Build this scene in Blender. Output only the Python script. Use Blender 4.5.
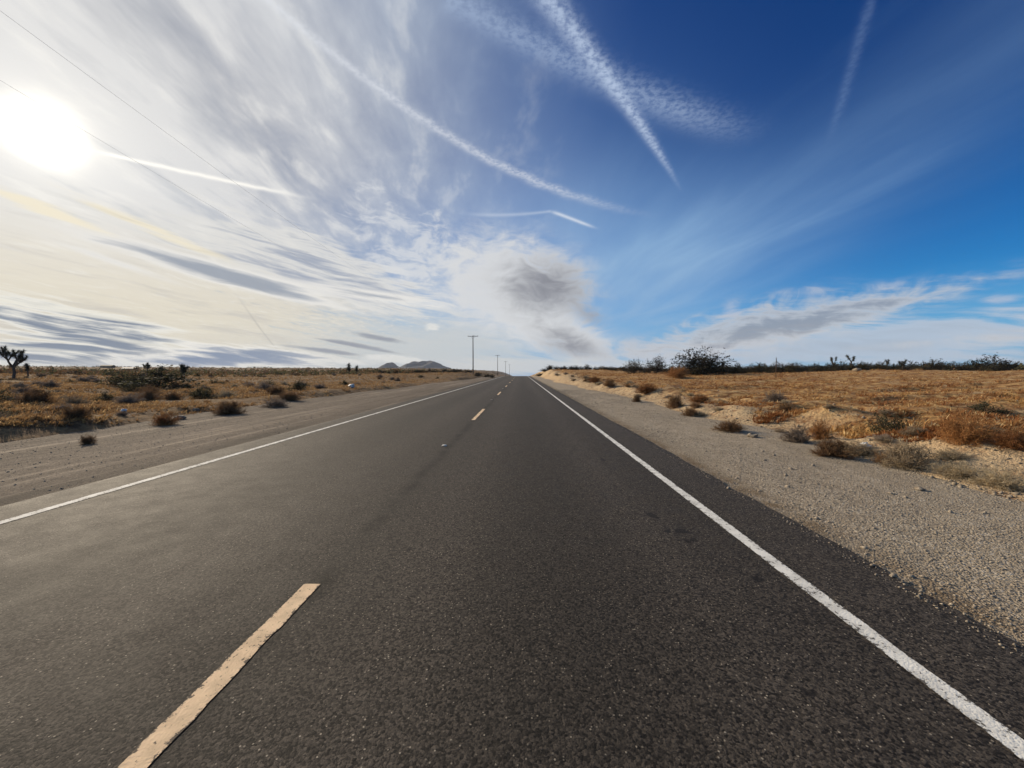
import bpy, math, random
import numpy as np

for _o in list(bpy.data.objects):
    bpy.data.objects.remove(_o)
S = bpy.context.scene
COL = S.collection
R = math.radians

# ------------------------------------------------------------------ camera
FPX = 384.0                                   # focal length of the wide lens for a 1024 px wide frame
EYE = 1.6
PITCH, YAW = R(-1.79), R(1.34)
cam_d = bpy.data.cameras.new('camera')
cam_d.sensor_width = 36.0
cam_d.lens = 36.0 * FPX / 1024.0
cam_d.clip_start = 0.05
cam_d.clip_end = 20000.0
cam = bpy.data.objects.new('camera', cam_d)
cam.location = (0, 0, EYE)
cam.rotation_euler = (math.pi / 2 + PITCH, 0, YAW)
COL.objects.link(cam)
S.camera = cam

def ray(px, py):
    """world direction seen at a position of the photograph (used to survey where things stand)"""
    v = np.array([(px - 512) / FPX, 1.0, (384 - py) / FPX])
    c, s = math.cos(PITCH), math.sin(PITCH)
    v = np.array([v[0], v[1] * c - v[2] * s, v[1] * s + v[2] * c])
    c, s = math.cos(YAW), math.sin(YAW)
    v = np.array([v[0] * c - v[1] * s, v[0] * s + v[1] * c, v[2]])
    return v / np.linalg.norm(v)

# ------------------------------------------------------------------ sun
SUN = ray(43, 133)
SUN_EL = math.asin(SUN[2])
SUN_AZ = math.atan2(SUN[0], SUN[1])
sun_d = bpy.data.lights.new('sun', 'SUN')
sun_d.energy = 5.0
sun_d.angle = R(0.8)
sun_d.color = (1.0, 0.84, 0.63)
sun = bpy.data.objects.new('sun', sun_d)
sun.rotation_euler = (math.pi / 2 - SUN_EL, 0, -SUN_AZ + math.pi)
sun.location = (-60, 50, 40)
COL.objects.link(sun)

S.view_settings.view_transform = 'Standard'
S.view_settings.look = 'None'
S.view_settings.exposure = 0.30
S.view_settings.gamma = 1.0
S.view_settings.use_curve_mapping = False
S.render.engine = 'CYCLES'
S.cycles.max_bounces = 6
S.cycles.diffuse_bounces = 3
S.cycles.transparent_max_bounces = 8
S.cycles.volume_bounces = 0
try:
    S.cycles.use_denoising = True
    S.cycles.denoiser = 'OPENIMAGEDENOISE'
    S.cycles.denoising_input_passes = 'RGB_ALBEDO_NORMAL'
    S.cycles.denoising_prefilter = 'ACCURATE'
except Exception:
    pass

# ------------------------------------------------------------------ node expressions
class NT:
    """tiny expression builder for one node tree"""
    def __init__(self, tree):
        self.t = tree
    def node(self, kind, **kw):
        n = self.t.nodes.new(kind)
        for k, v in kw.items():
            setattr(n, k, v)
        return n
    def put(self, sock, v):
        if isinstance(v, E):
            self.t.links.new(v.s, sock)
        elif isinstance(v, (tuple, list)):
            d = sock.default_value
            sock.default_value = tuple(v) if len(d) == len(v) else tuple(v) + (1.0,)
        else:
            sock.default_value = v
    def math(self, op, a, b=None, c=None, clamp=False):
        n = self.node('ShaderNodeMath', operation=op, use_clamp=clamp)
        self.put(n.inputs[0], a)
        if b is not None: self.put(n.inputs[1], b)
        if c is not None: self.put(n.inputs[2], c)
        return E(self, n.outputs[0])
    def vec(self, x, y, z=0.0):
        n = self.node('ShaderNodeCombineXYZ')
        for i, v in enumerate((x, y, z)): self.put(n.inputs[i], v)
        return E(self, n.outputs[0])
    def split(self, v):
        n = self.node('ShaderNodeSeparateXYZ')
        self.put(n.inputs[0], v)
        return [E(self, o) for o in n.outputs]
    def noise(self, v, scale=1.0, detail=4.0, rough=0.5, dist=0.0, color=False, flat=False):
        n = self.node('ShaderNodeTexNoise')
        if flat: n.noise_dimensions = '2D'
        self.put(n.inputs['Vector'], v)
        for k, q in (('Scale', scale), ('Detail', detail), ('Roughness', rough), ('Distortion', dist)):
            n.inputs[k].default_value = q
        return E(self, n.outputs['Color' if color else 'Fac'])
    def voro(self, v, scale=1.0, feature='F1', out='Distance', rnd=1.0):
        n = self.node('ShaderNodeTexVoronoi', feature=feature)
        self.put(n.inputs['Vector'], v)
        n.inputs['Scale'].default_value = scale
        n.inputs['Randomness'].default_value = rnd
        return E(self, n.outputs[out])
    def ss(self, x, a, b, lo=0.0, hi=1.0, kind='SMOOTHSTEP'):
        n = self.node('ShaderNodeMapRange', interpolation_type=kind, clamp=True)
        self.put(n.inputs['Value'], x)
        if a > b: a, b, lo, hi = b, a, hi, lo
        for k, v in (('From Min', a), ('From Max', b), ('To Min', lo), ('To Max', hi)): self.put(n.inputs[k], v)
        return E(self, n.outputs['Result'])
    def mix(self, a, b, f, blend='MIX'):
        n = self.node('ShaderNodeMix', data_type='RGBA', blend_type=blend)
        n.clamp_factor = True
        self.put(n.inputs[0], f); self.put(n.inputs[6], a); self.put(n.inputs[7], b)
        return E(self, n.outputs[2])
    def rgb(self, c):
        n = self.node('ShaderNodeRGB')
        n.outputs[0].default_value = tuple(c) + (1.0,)
        return E(self, n.outputs[0])
    def exp(self, x):
        return self.math('EXPONENT', x)

class E:
    def __init__(self, nt, s): self.nt, self.s = nt, s
    def __add__(self, o): return self.nt.math('ADD', self, o)
    def __radd__(self, o): return self.nt.math('ADD', o, self)
    def __sub__(self, o): return self.nt.math('SUBTRACT', self, o)
    def __rsub__(self, o): return self.nt.math('SUBTRACT', o, self)
    def __mul__(self, o): return self.nt.math('MULTIPLY', self, o)
    def __rmul__(self, o): return self.nt.math('MULTIPLY', o, self)
    def __truediv__(self, o): return self.nt.math('DIVIDE', self, o)
    def __pow__(self, o): return self.nt.math('POWER', self, o)
    def max(self, o): return self.nt.math('MAXIMUM', self, o)
    def min(self, o): return self.nt.math('MINIMUM', self, o)
    def clamp(self): return self.nt.math('ADD', self, 0.0, clamp=True)
    def abs(self): return self.nt.math('ABSOLUTE', self)
    def sqrt(self): return self.nt.math('SQRT', self)

# ------------------------------------------------------------------ sky: clear air, cirrus veil, contrails and low cloud, all by compass bearing
world = bpy.data.worlds.new('World')
S.world = world
world.use_nodes = True
world.cycles.sampling_method = 'NONE'
wt = world.node_tree
wt.nodes.clear()
N = NT(wt)
SKY = 0.08
tc = N.node('ShaderNodeTexCoord')
dirv = E(N, tc.outputs['Generated'])
sky_n = N.node('ShaderNodeTexSky', sky_type='NISHITA')
sky_n.sun_disc = False
sky_n.sun_elevation = SUN_EL
sky_n.sun_rotation = SUN_AZ
sky_n.altitude = 900
sky_n.air_density = 1.0
sky_n.dust_density = 0.3
sky_n.ozone_density = 2.0
nrm = N.node('ShaderNodeVectorMath', operation='NORMALIZE')
wt.links.new(dirv.s, nrm.inputs[0])
D = E(N, nrm.outputs[0])
dx, dy, dz = N.split(D)
az = N.math('ARCTAN2', dx, dy)
el = N.math('ARCSINE', dz)
zz = dz.max(0.012)
PX, PY = dx / zz, dy / zz                       # where the sight line meets the cirrus level, in cloud heights
dotn = N.node('ShaderNodeVectorMath', operation='DOT_PRODUCT')
wt.links.new(D.s, dotn.inputs[0]); dotn.inputs[1].default_value = tuple(SUN)
theta = N.math('ARCCOSINE', E(N, dotn.outputs['Value']).min(0.999999))

def ae(px, py):
    d = ray(px, py)
    return math.atan2(d[0], d[1]), math.asin(d[2])
def plane(px, py):
    d = ray(px, py)
    return d[0] / d[2], d[1] / d[2]
def blob(px, py, rx, ry, rot=0.0, flat=False):
    """soft elliptical patch of sky (bearing, elevation) as large as rx, ry picture units seen from the road"""
    a0, e0 = ae(px, py)
    X = px - 521.0; r = math.hypot(FPX, X)
    sa = FPX / (r * r); se = 1.0 / r
    c, s = math.cos(R(rot)), math.sin(R(rot))
    u = (az - a0) * (1.0 / sa); v = (e0 - el) * (1.0 / se)
    p = (u * c + v * s) * (1.0 / rx); q = (v * c - u * s) * (1.0 / ry)
    d2 = p * p + q * q
    return N.exp(d2 * -1.0)

# noises
warpc = N.noise(N.vec(PX * 0.5, PY * 0.22), 1.0, 2.0, color=True, flat=True)
wx, wy, _ = N.split(warpc)
wx = wx - 0.5; wy = wy - 0.5
st1 = N.noise(N.vec(PX * 2.2 + wx * 1.6, PY * 0.42 + wy * 0.8), 1.0, 6.0, 0.56, flat=True)
st2 = N.noise(N.vec(PX * 5.0 + PY * 1.0 + wx * 1.5, PY * 1.9 - PX * 0.4 + wy * 1.0), 1.3, 5.0, 0.56, 0.15, flat=True)
mott = N.noise(N.vec(PX + wx * 0.15 + 3.0, PY + wy * 0.15), 44.0, 4.0, 0.66, flat=True)
lwc = N.noise(N.vec(az * 4.0 + 2.0, el * 9.0), 1.6, 2.0, color=True, flat=True)
lx, ly, _ = N.split(lwc)
lx = lx - 0.5; ly = ly - 0.5
lowA = N.noise(N.vec(az * 6.0 + lx * 0.6, el * 38.0 + ly * 1.5 + az * 3.0), 1.3, 6.0, 0.60, 0.1, flat=True)
lowB = N.noise(N.vec(az * 14.0 + lx * 1.2, el * 28.0 + ly * 2.0 + 3.0), 1.2, 6.0, 0.60, 0.15, flat=True)
lowC = N.noise(N.vec(az * 6.0 + el * 2.0, el * 80.0 + az * 11.0 + ly * 1.4 + 9.0), 1.0, 5.0, 0.58, 0.15, flat=True)
# --- base air
K = 1.0 / SKY / 2 ** 0.30
hs = N.node('ShaderNodeHueSaturation')
hs.inputs['Saturation'].default_value = 1.40
hs.inputs['Value'].default_value = 1.0
wt.links.new(sky_n.outputs[0], hs.inputs['Color'])
air = N.mix(E(N, hs.outputs[0]), N.rgb((0.16, 0.84, 1.20)), 1.0, 'MULTIPLY')
air = N.mix(air, N.rgb((0.30, 0.30, 0.30)), N.ss(theta, 0.95, 0.1), 'MULTIPLY')
air = N.mix(air, N.rgb((0.48, 0.56, 0.66)), N.ss(el, 0.12, 0.55), 'MULTIPLY')

air = N.mix(air, N.rgb(tuple(k * K for k in (0.16, 0.37, 0.66))), N.ss(el, 0.20, 0.02) * 0.75)
def kcol(c):
    return N.rgb([k * K for k in c])

# --- cirrus veil
cir_col = N.mix(kcol((0.26, 0.43, 0.66)), kcol((0.66, 0.665, 0.68)), N.ss(theta, 1.15, 0.25))
warm = N.ss(el, 0.34, 0.10) * N.ss(theta, 1.0, 0.25)
cir_col = N.mix(cir_col, kcol((0.74, 0.67, 0.53)), warm * 0.9)
azw = az + (st1 - 0.5) * 0.35 + el * -0.22
veil = N.ss(azw, R(9), R(-38)) * N.ss(el, 0.0, 0.03, 0.75, 1.0)
veil_a = (veil * (0.56 + (st1 - 0.42) * 1.25) + veil * (st2 - 0.5) * 0.7) + N.ss(azw, R(-22), R(-55)) * 0.30 + warm * 0.35
mid = (blob(560, 310, 130, 130) + blob(620, 250, 110, 60) * 0.3) * (0.72 + (st1 - 0.5) * 0.6)
fan = blob(810, 200, 330, 52, -22) * (0.20 + (st1 - 0.45) * 0.45) + blob(690, 265, 110, 60, -20) * 0.18
fan2 = blob(900, 90, 300, 90, -18) * ((st1 - 0.54) * 0.45).max(0.0)
lowhaze = N.ss(el, 0.13, 0.0) * N.ss(az, R(36), R(-5), 0.12, 0.85)
cir_a = ((veil_a.max(0.0) + mid.max(0.0) * 0.9 + fan.max(0.0) + fan2).max(lowhaze)).min(0.97)
sky = N.mix(air, cir_col, cir_a)
# thin bright crests and bluish hollows inside the veil
sky = N.mix(sky, kcol((0.84, 0.83, 0.80)), veil * N.ss(st2, 0.52, 0.80) * 0.40)
sky = N.mix(sky, kcol((0.36, 0.43, 0.56)), veil * N.ss(st2 + (st1 - 0.5) * 0.6, 0.46, 0.22) * N.ss(theta, 0.1, 0.45) * 0.14 * N.ss(el, 0.05, 0.18))

# --- contrails on the cirrus level
def trail(base, pts, w0, w1, strength, bright=(0.66, 0.72, 0.82), tex=0.0, teeth=0.0, fade=(0.05, 0.75), soft=1.0):
    """pts: three survey points (start, middle, end); quadratic arc on the cirrus level, width w0..w1 in cloud heights"""
    a = np.array(plane(*pts[0])); m = np.array(plane(*pts[1])); b = np.array(plane(*pts[2]))
    L = np.linalg.norm(b - a); t = (b - a) / L; n = np.array([-t[1], t[0]])
    um = float((m - a) @ t) / L; vm = float((m - a) @ n)
    k = vm / (um * (1 - um))
    ax = PX - float(a[0]); ay = PY - float(a[1])
    u = (ax * float(t[0]) + ay * float(t[1])) * (1.0 / L)
    v = ax * float(n[0]) + ay * float(n[1]) - (u * (1.0 - u)) * k
    uc = u.clamp()
    w = uc * (w1 - w0) + w0
    if teeth:
        saw = N.noise(N.vec(u * L, v * 0.15), teeth, 1.0, 0.5, flat=True)
        v = v + (saw - 0.5) * 0.9 * w
    q = v / w
    if tex:
        q = q + (mott - 0.5) * tex
    g = N.exp(q * q * (-1.0 * soft))
    ends = N.ss(u, -0.02, fade[0]) * N.ss(u, 1.0, fade[1])
    al = g * ends * strength
    if tex:
        al = al * N.ss(mott, 0.28, 0.66, 0.40, 1.0)
    return N.mix(base, kcol(bright), al.min(0.95))

sky = trail(sky, ((262, -5), (470, 149), (668, 219)), 0.017, 0.05, 0.60, (0.72, 0.75, 0.81), tex=0.4, teeth=9.0, fade=(-0.015, 0.5))
sky = trail(sky, ((450, 0), (596, 76), (770, 144)), 0.042, 0.085, 0.46, (0.42, 0.53, 0.72), tex=0.6, fade=(0.0, 0.6))
sky = trail(sky, ((543, -6), (612, 85), (684, 196)), 0.034, 0.008, 0.80, (0.48, 0.58, 0.76), tex=0.5, fade=(-0.01, 0.5))
sky = trail(sky, ((872, -5), (850, 72), (826, 150)), 0.013, 0.016, 0.17, (0.32, 0.45, 0.68), tex=0.5, fade=(0.05, 0.5))
sky = trail(sky, ((548, 210), (572, 219), (600, 230)), 0.020, 0.018, 0.75, (0.68, 0.74, 0.83), fade=(0.2, 0.6))
sky = trail(sky, ((455, 213), (500, 215), (552, 211)), 0.035, 0.02, 0.35, (0.62, 0.69, 0.80), fade=(0.4, 0.97))
sky = trail(sky, ((90, 150), (200, 175), (325, 201)), 0.022, 0.030, 0.95, (0.95, 0.93, 0.88), teeth=14.0, fade=(0.1, 0.6))
sky = trail(sky, ((228, 282), (252, 317), (280, 352)), 0.016, 0.03, 0.50, (0.42, 0.40, 0.37), fade=(0.25, 0.8))
sky = trail(sky, ((196, 205), (212, 256), (240, 296)), 0.03, 0.03, 0.35, (0.88, 0.86, 0.80), fade=(0.4, 0.8))

# --- light of the sun through the thin cloud
glow = N.exp((theta * theta) * (-1.0 / 0.030 ** 2)) * 2.6 + N.exp(theta * -11.0) * 0.36 + N.exp(theta * -3.0) * 0.10
gl = N.node('ShaderNodeVectorMath', operation='SCALE')
wt.links.new(kcol((1.0, 0.91, 0.72)).s, gl.inputs[0]); wt.links.new(glow.s, gl.inputs['Scale'])
addn = N.node('ShaderNodeVectorMath', operation='ADD')
wt.links.new(sky.s, addn.inputs[0]); wt.links.new(gl.outputs[0], addn.inputs[1])
sky = E(N, addn.outputs[0])

# --- low cloud
def clouds(base, mask, tex, t0, t1, t2, rim, core, op=1.0):
    dens = mask + tex * (mask * 2.2).min(1.0)
    a = N.ss(dens, t0, t1) * op
    c = N.mix(kcol(rim), kcol(core), N.ss(dens, t1 * 0.7 + t0 * 0.3, t2))
    return N.mix(base, c, a)
nA, nB, nC = lowA - 0.5, lowB - 0.5, lowC - 0.5

# fine fibres in the cream coloured sheet under the sun
sky = N.mix(sky, kcol((0.86, 0.81, 0.68)), N.ss(lowC, 0.50, 0.74) * warm * 0.40)
sky = N.mix(sky, kcol((0.52, 0.50, 0.48)), N.ss(lowA * 0.5 + lowC * 0.5, 0.50, 0.32) * warm * 0.45)
# streaked lens cloud under the sun
sky = clouds(sky, blob(330, 270, 135, 27, 14) * 0.9 + blob(230, 258, 190, 12, 11) * 0.5, nC * 1.8 + nA * 0.4, 0.25, 0.70, 1.20, (0.76, 0.75, 0.72), (0.36, 0.40, 0.49), 0.85)
sky = clouds(sky, blob(110, 260, 80, 4, 11) * 0.55 + blob(235, 278, 130, 8, 9) * 1.3 + blob(375, 296, 80, 5, 5) * 0.8, nC * 0.9 + nA * 0.4, 0.08, 0.60, 1.15, (0.84, 0.82, 0.78), (0.32, 0.36, 0.43), 0.9)
sky = clouds(sky, blob(40, 207, 90, 7, 10) + blob(160, 232, 110, 6, 13) * 0.9, nC * 1.4, 0.25, 0.95, 3.0, (0.96, 0.85, 0.60), (0.96, 0.85, 0.60), 0.6)
# stacked banks on the left skyline
m = blob(70, 330, 120, 27, 5) * 1.0 + blob(60, 358, 190, 10, 2) * 0.9 + blob(150, 350, 60, 9, 6) * .7
sky = clouds(sky, m, nA * 1.2 + nC * 2.9, 0.18, 0.62, 1.25, (0.86, 0.84, 0.77), (0.20, 0.245, 0.325), 0.95)
sky = clouds(sky, blob(60, 309, 110, 4, 4) + blob(140, 343, 70, 3, 8) * 0.8 + blob(40, 350, 90, 2.5, 2) * 0.7, nC * 1.4, 0.25, 0.8, 3.0, (0.86, 0.83, 0.73), (0.86, 0.83, 0.73), 0.7)
m = blob(265, 356, 85, 9, 2) * 1.1 + blob(190, 362, 90, 6, 0) * 0.8
sky = clouds(sky, m, nA * 1.5 + nC * 1.6, 0.15, 0.5, 1.05, (0.90, 0.87, 0.80), (0.20, 0.26, 0.38), 0.97)
sky = clouds(sky, blob(425, 352, 130, 26, 0) * 0.9 + blob(470, 330, 70, 22) * 0.4, nC * 0.8 + nA * 0.5, 0.02, 1.0, 3.0, (0.62, 0.62, 0.60), (0.62, 0.62, 0.60), 0.75)
m = blob(375, 337, 34, 3.0, 10) + blob(360, 346, 42, 2.6, 9) + blob(320, 350, 45, 2.6, 6)
sky = clouds(sky, m, nC * 1.2 + nB * 0.6, 0.25, 0.9, 1.2, (0.33, 0.35, 0.39), (0.27, 0.29, 0.35), 0.85)
m = blob(400, 359, 34, 4, 4) + blob(350, 362, 50, 4) * 0.8 + blob(432, 327, 8, 5) * 1.1
sky = clouds(sky, m, nB * 1.4, 0.25, 0.9, 2.2, (0.80, 0.79, 0.75), (0.6, 0.61, 0.62), 0.85)
# wisps joining the veil to the cumulus
m = blob(420, 245, 85, 34, 25) + blob(400, 270, 40, 12, 15) * 0.5
sky = clouds(sky, m, nB * 2.6 + nC * 0.8, 0.45, 1.15, 3.0, (0.70, 0.72, 0.75), (0.6, 0.62, 0.66), 0.7)
# the tall cumulus over the road
m = blob(495, 283, 66, 44, 12) * 1.05 + blob(552, 288, 42, 30, 15) * 0.7 + blob(560, 335, 66, 20, 24) * 0.9 + blob(585, 350, 22, 14) * 0.5
sky = clouds(sky, m, nB * 1.2 + nA * 0.5, 0.05, 0.92, 1.9, (0.69, 0.70, 0.715), (0.66, 0.66, 0.66), 0.93)
m = blob(546, 288, 48, 29, 12) * 1.15 + blob(575, 347, 38, 14, 16) * 1.05 + blob(592, 318, 18, 9, 30) * 0.4
sky = clouds(sky, m, nB * 0.95 + nA * 0.35, 0.12, 1.40, 2.2, (0.20, 0.21, 0.25), (0.19, 0.20, 0.25), 0.9)
# pale strip of far cloud behind the crest
sky = clouds(sky, blob(520, 366, 95, 9) + blob(640, 366, 90, 7) * 0.7, nC * 0.9, 0.10, 0.9, 3.0, (0.66, 0.66, 0.64), (0.66, 0.66, 0.64), 0.8)
# banks on the right skyline
sky = clouds(sky, blob(850, 346, 330, 21, -2) * 1.05, nA * 1.6 + nC * 1.2, 0.08, 0.75, 1.7, (0.46, 0.54, 0.65), (0.40, 0.46, 0.55), 0.9)
m = blob(750, 328, 86, 22, -8) * 1.15 + blob(855, 312, 130, 12, -9) * 0.85 + blob(1000, 338, 80, 10, 0) * 0.6 + blob(640, 350, 60, 12) * 0.5 + blob(900, 345, 60, 4, -3) * 0.4
sky = clouds(sky, m, nB * 1.7 + nA * 1.2 + nC * 0.8, 0.02, 1.05, 1.6, (0.56, 0.57, 0.60), (0.30, 0.315, 0.36), 0.82)
m = blob(731, 310, 12, 8) + blob(800, 293, 30, 6) * 0.6 + blob(890, 285, 26, 6) * 0.6 + blob(1000, 299, 22, 6) * 0.6
sky = clouds(sky, m, nB * 1.6, 0.15, 1.0, 3.0, (0.48, 0.53, 0.64), (0.5, 0.55, 0.65), 0.7)

bg = N.node('ShaderNodeBackground')
bg.inputs['Strength'].default_value = SKY
wt.links.new(sky.s, bg.inputs['Color'])
# below the horizon: plain desert tone, never seen, only keeps the underside of things from reading black
bg2 = N.node('ShaderNodeBackground')
bg2.inputs['Color'].default_value = (0.09, 0.075, 0.055, 1)
bg2.inputs['Strength'].default_value = 1.0
mx = N.node('ShaderNodeMixShader')
wt.links.new(N.math('GREATER_THAN', dz, -0.02).s, mx.inputs[0])
wt.links.new(bg2.outputs[0], mx.inputs[1]); wt.links.new(bg.outputs[0], mx.inputs[2])
wo = N.node('ShaderNodeOutputWorld')
wt.links.new(mx.outputs[0], wo.inputs['Surface'])

# ------------------------------------------------------------------ helpers
def lattice(ix, iy, seed):
    h = (ix.astype(np.int64) * 374761393 + iy.astype(np.int64) * 668265263 + seed * 1442695041) & 0xFFFFFFFF
    h = ((h ^ (h >> 13)) * 1274126177) & 0xFFFFFFFF
    return ((h ^ (h >> 16)) & 0xFFFF) / 65535.0
def vnoise(x, y, seed=0):
    x = np.asarray(x, float); y = np.asarray(y, float)
    x0 = np.floor(x); y0 = np.floor(y)
    fx = x - x0; fy = y - y0
    fx = fx * fx * (3 - 2 * fx); fy = fy * fy * (3 - 2 * fy)
    a = lattice(x0, y0, seed); b = lattice(x0 + 1, y0, seed); c = lattice(x0, y0 + 1, seed); d = lattice(x0 + 1, y0 + 1, seed)
    return (a + (b - a) * fx) * (1 - fy) + (c + (d - c) * fx) * fy - 0.5
def sst(x, a, b):
    t = np.clip((np.asarray(x, float) - a) / (b - a), 0, 1)
    return t * t * (3 - 2 * t)

# survey of the road, metres: x to the right of the camera, y ahead
ROAD_R, ROAD_L = 2.96, -6.20
LINE_R, LINE_L, LINE_C = 2.12, -5.49, -1.565
CREST = 118.0
def road_z(y):
    y = np.asarray(y, float)
    up = 0.0022 * np.clip(y, -80, CREST)
    q = np.clip(y - CREST, 0, None)
    return up - np.where(q < 25, 0.00030 * q * q, 0.1875 + 0.015 * (q - 25))
def shoulder_r_z(x, y):
    x = np.asarray(x, float)
    return road_z(y) - 0.025 - 0.010 * np.clip(x - 3, 0, 10) + 0.012 * vnoise(x * 2.2, np.asarray(y) * 1.1, 3) + 0.03 * vnoise(x * 0.8, np.asarray(y) * 0.3, 4) * sst(x, 3.0, 3.8)
def shoulder_l_z(x, y):
    x = np.asarray(x, float)
    ruts = 0.035 * vnoise(x * 1.6, np.asarray(y) * 0.06, 5) + 0.015 * vnoise(x * 2.5, np.asarray(y) * 0.7, 6)
    return road_z(y) - 0.03 + ruts * sst(-x, 6.1, 7.2)
def ground_z(x, y):
    x = np.asarray(x, float); y = np.asarray(y, float)
    r = np.hypot(x, y)
    n = 0.9 * vnoise(x / 26, y / 26, 11) * sst(r, 25, 90) + 0.30 * vnoise(x / 7, y / 7, 12) + 0.24 * vnoise(x / 2.3, y / 1.9, 13) + 0.13 * vnoise(x / 0.9, y / 0.7, 14) + 0.05 * vnoise(x / 0.33, y / 0.33, 15)
    edge_r = 6.0 + 0.9 * vnoise(y / 5.0, 0 * y, 21) + 0.5 * vnoise(y / 1.4, 0 * y, 22) - 0.9 * sst(y, 20, 60)
    off_r = sst(x - edge_r, 0.0, 2.0)
    edge_l = -11.6 + 1.0 * vnoise(y / 7.0, 0 * y, 23) + 0.5 * vnoise(y / 1.8, 0 * y, 24) + 2.0 * sst(y, 25, 90)
    off_l = sst(edge_l - x, 0.0, 1.8)
    hb = 0.36 + 1.45 * sst(y, 38, 105) * (1 - sst(y, 170, 260))
    right = hb * sst(x - edge_r, -0.2, 3.2) + (1.50 - hb) * sst(x, 8, 58) * sst(x, 7, 9)
    hl = 1.55 * sst(y, 55, 112) * (1 - sst(y, 150, 240))
    left = hl * sst(edge_l - x, 0, 7.5) + (1.25 - hl) * sst(-x, 15, 90) + 6.5 * sst(r, 170, 750) * sst(-x, 40, 160)
    berm = 0.16 * off_l * (1 - sst(-x, 13, 17))
    lump = (0.46 * vnoise(x / 1.3, y / 1.6, 16) + 0.20 * vnoise(x / 0.5, y / 0.6, 18)) * sst(x, 6.2, 7.4) * (1 - sst(x, 9.5, 13)) + 0.30 * vnoise(x / 5.0, y / 1.0, 17) * (1 - 0.6 * sst(y, 20, 60))  * sst(x, 9, 14)
    dip = -0.14 * (1 - np.maximum(off_r, off_l))
    w = 1 - sst(np.abs(x), 8, 40 + 0.05 * np.clip(y, 0, None))
    return road_z(y) * w + right + left + berm + dip + (n + lump) * np.maximum(off_r, off_l)
def surf_z(x, y):
    x = np.asarray(x, float); y = np.asarray(y, float)
    g = ground_z(x, y)
    g = np.where((x > 2.9) & (x < 9), np.maximum(g, shoulder_r_z(x, y)), g)
    g = np.where((x < -6.1) & (x > -14), np.maximum(g, shoulder_l_z(x, y)), g)
    return np.where((x > ROAD_L) & (x < ROAD_R), road_z(y), g)
def stand(px, py, far=600.0):
    """where the sight line to a spot of the photograph meets the land"""
    d = ray(px, py)
    t = np.geomspace(2.0, far, 6000)
    P = np.array([0, 0, EYE])[None] + t[:, None] * d[None]
    hit = np.nonzero(P[:, 2] <= surf_z(P[:, 0], P[:, 1]))[0]
    i = hit[0] if len(hit) else len(t) - 1
    return float(P[i, 0]), float(P[i, 1])
def at_depth(px, depth):
    d = ray(px, 372)
    return float(d[0] / d[1] * depth), float(depth)

def mesh_np(name, V, F, mats, parent=None, smooth=False, mat_idx=None, loc=None):
    """one mesh object from arrays; F is (n,3) or (n,4)"""
    me = bpy.data.meshes.new(name)
    V = np.asarray(V, np.float32); F = np.asarray(F, np.int32)
    k = F.shape[1]
    me.vertices.add(len(V)); me.vertices.foreach_set('co', V.ravel())
    me.loops.add(F.size); me.loops.foreach_set('vertex_index', F.ravel())
    me.polygons.add(len(F))
    me.polygons.foreach_set('loop_start', np.arange(0, F.size, k, dtype=np.int32))
    if mat_idx is not None:
        me.polygons.foreach_set('material_index', np.asarray(mat_idx, np.int32))
    if smooth:
        me.polygons.foreach_set('use_smooth', np.ones(len(F), bool))
    for m in (mats if isinstance(mats, (list, tuple)) else [mats]):
        me.materials.append(m)
    me.update(calc_edges=True); me.validate()
    o = bpy.data.objects.new(name, me)
    if parent is not None: o.parent = parent
    if loc is not None: o.location = loc
    COL.objects.link(o)
    return o
def tag(o, label=None, cat=None, group=None, kind=None):
    if label: o['label'] = label
    if cat: o['category'] = cat
    if group: o['group'] = group
    if kind: o['kind'] = kind
    return o
def empty(name, loc, rz=0.0):
    o = bpy.data.objects.new(name, None)
    o.empty_display_size = 0.2
    o.location = loc; o.rotation_euler = (0, 0, rz)
    COL.objects.link(o)
    return o
def copy_tree(o, parent=None):
    c = o.copy(); COL.objects.link(c)
    if parent is not None: c.parent = parent
    for ch in list(o.children): copy_tree(ch, c)
    return c
def sheet(name, xs, ys, zf, mat, kind='structure'):
    X, Y = np.meshgrid(xs, ys)
    V = np.stack([X, Y, zf(X, Y)], -1).reshape(-1, 3)
    nx, ny = len(xs), len(ys)
    i = np.arange(nx * ny).reshape(ny, nx)
    F = np.stack([i[:-1, :-1], i[:-1, 1:], i[1:, 1:], i[1:, :-1]], -1).reshape(-1, 4)
    o = mesh_np(name, V, F, mat, smooth=True)
    return tag(o, kind=kind)

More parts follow.
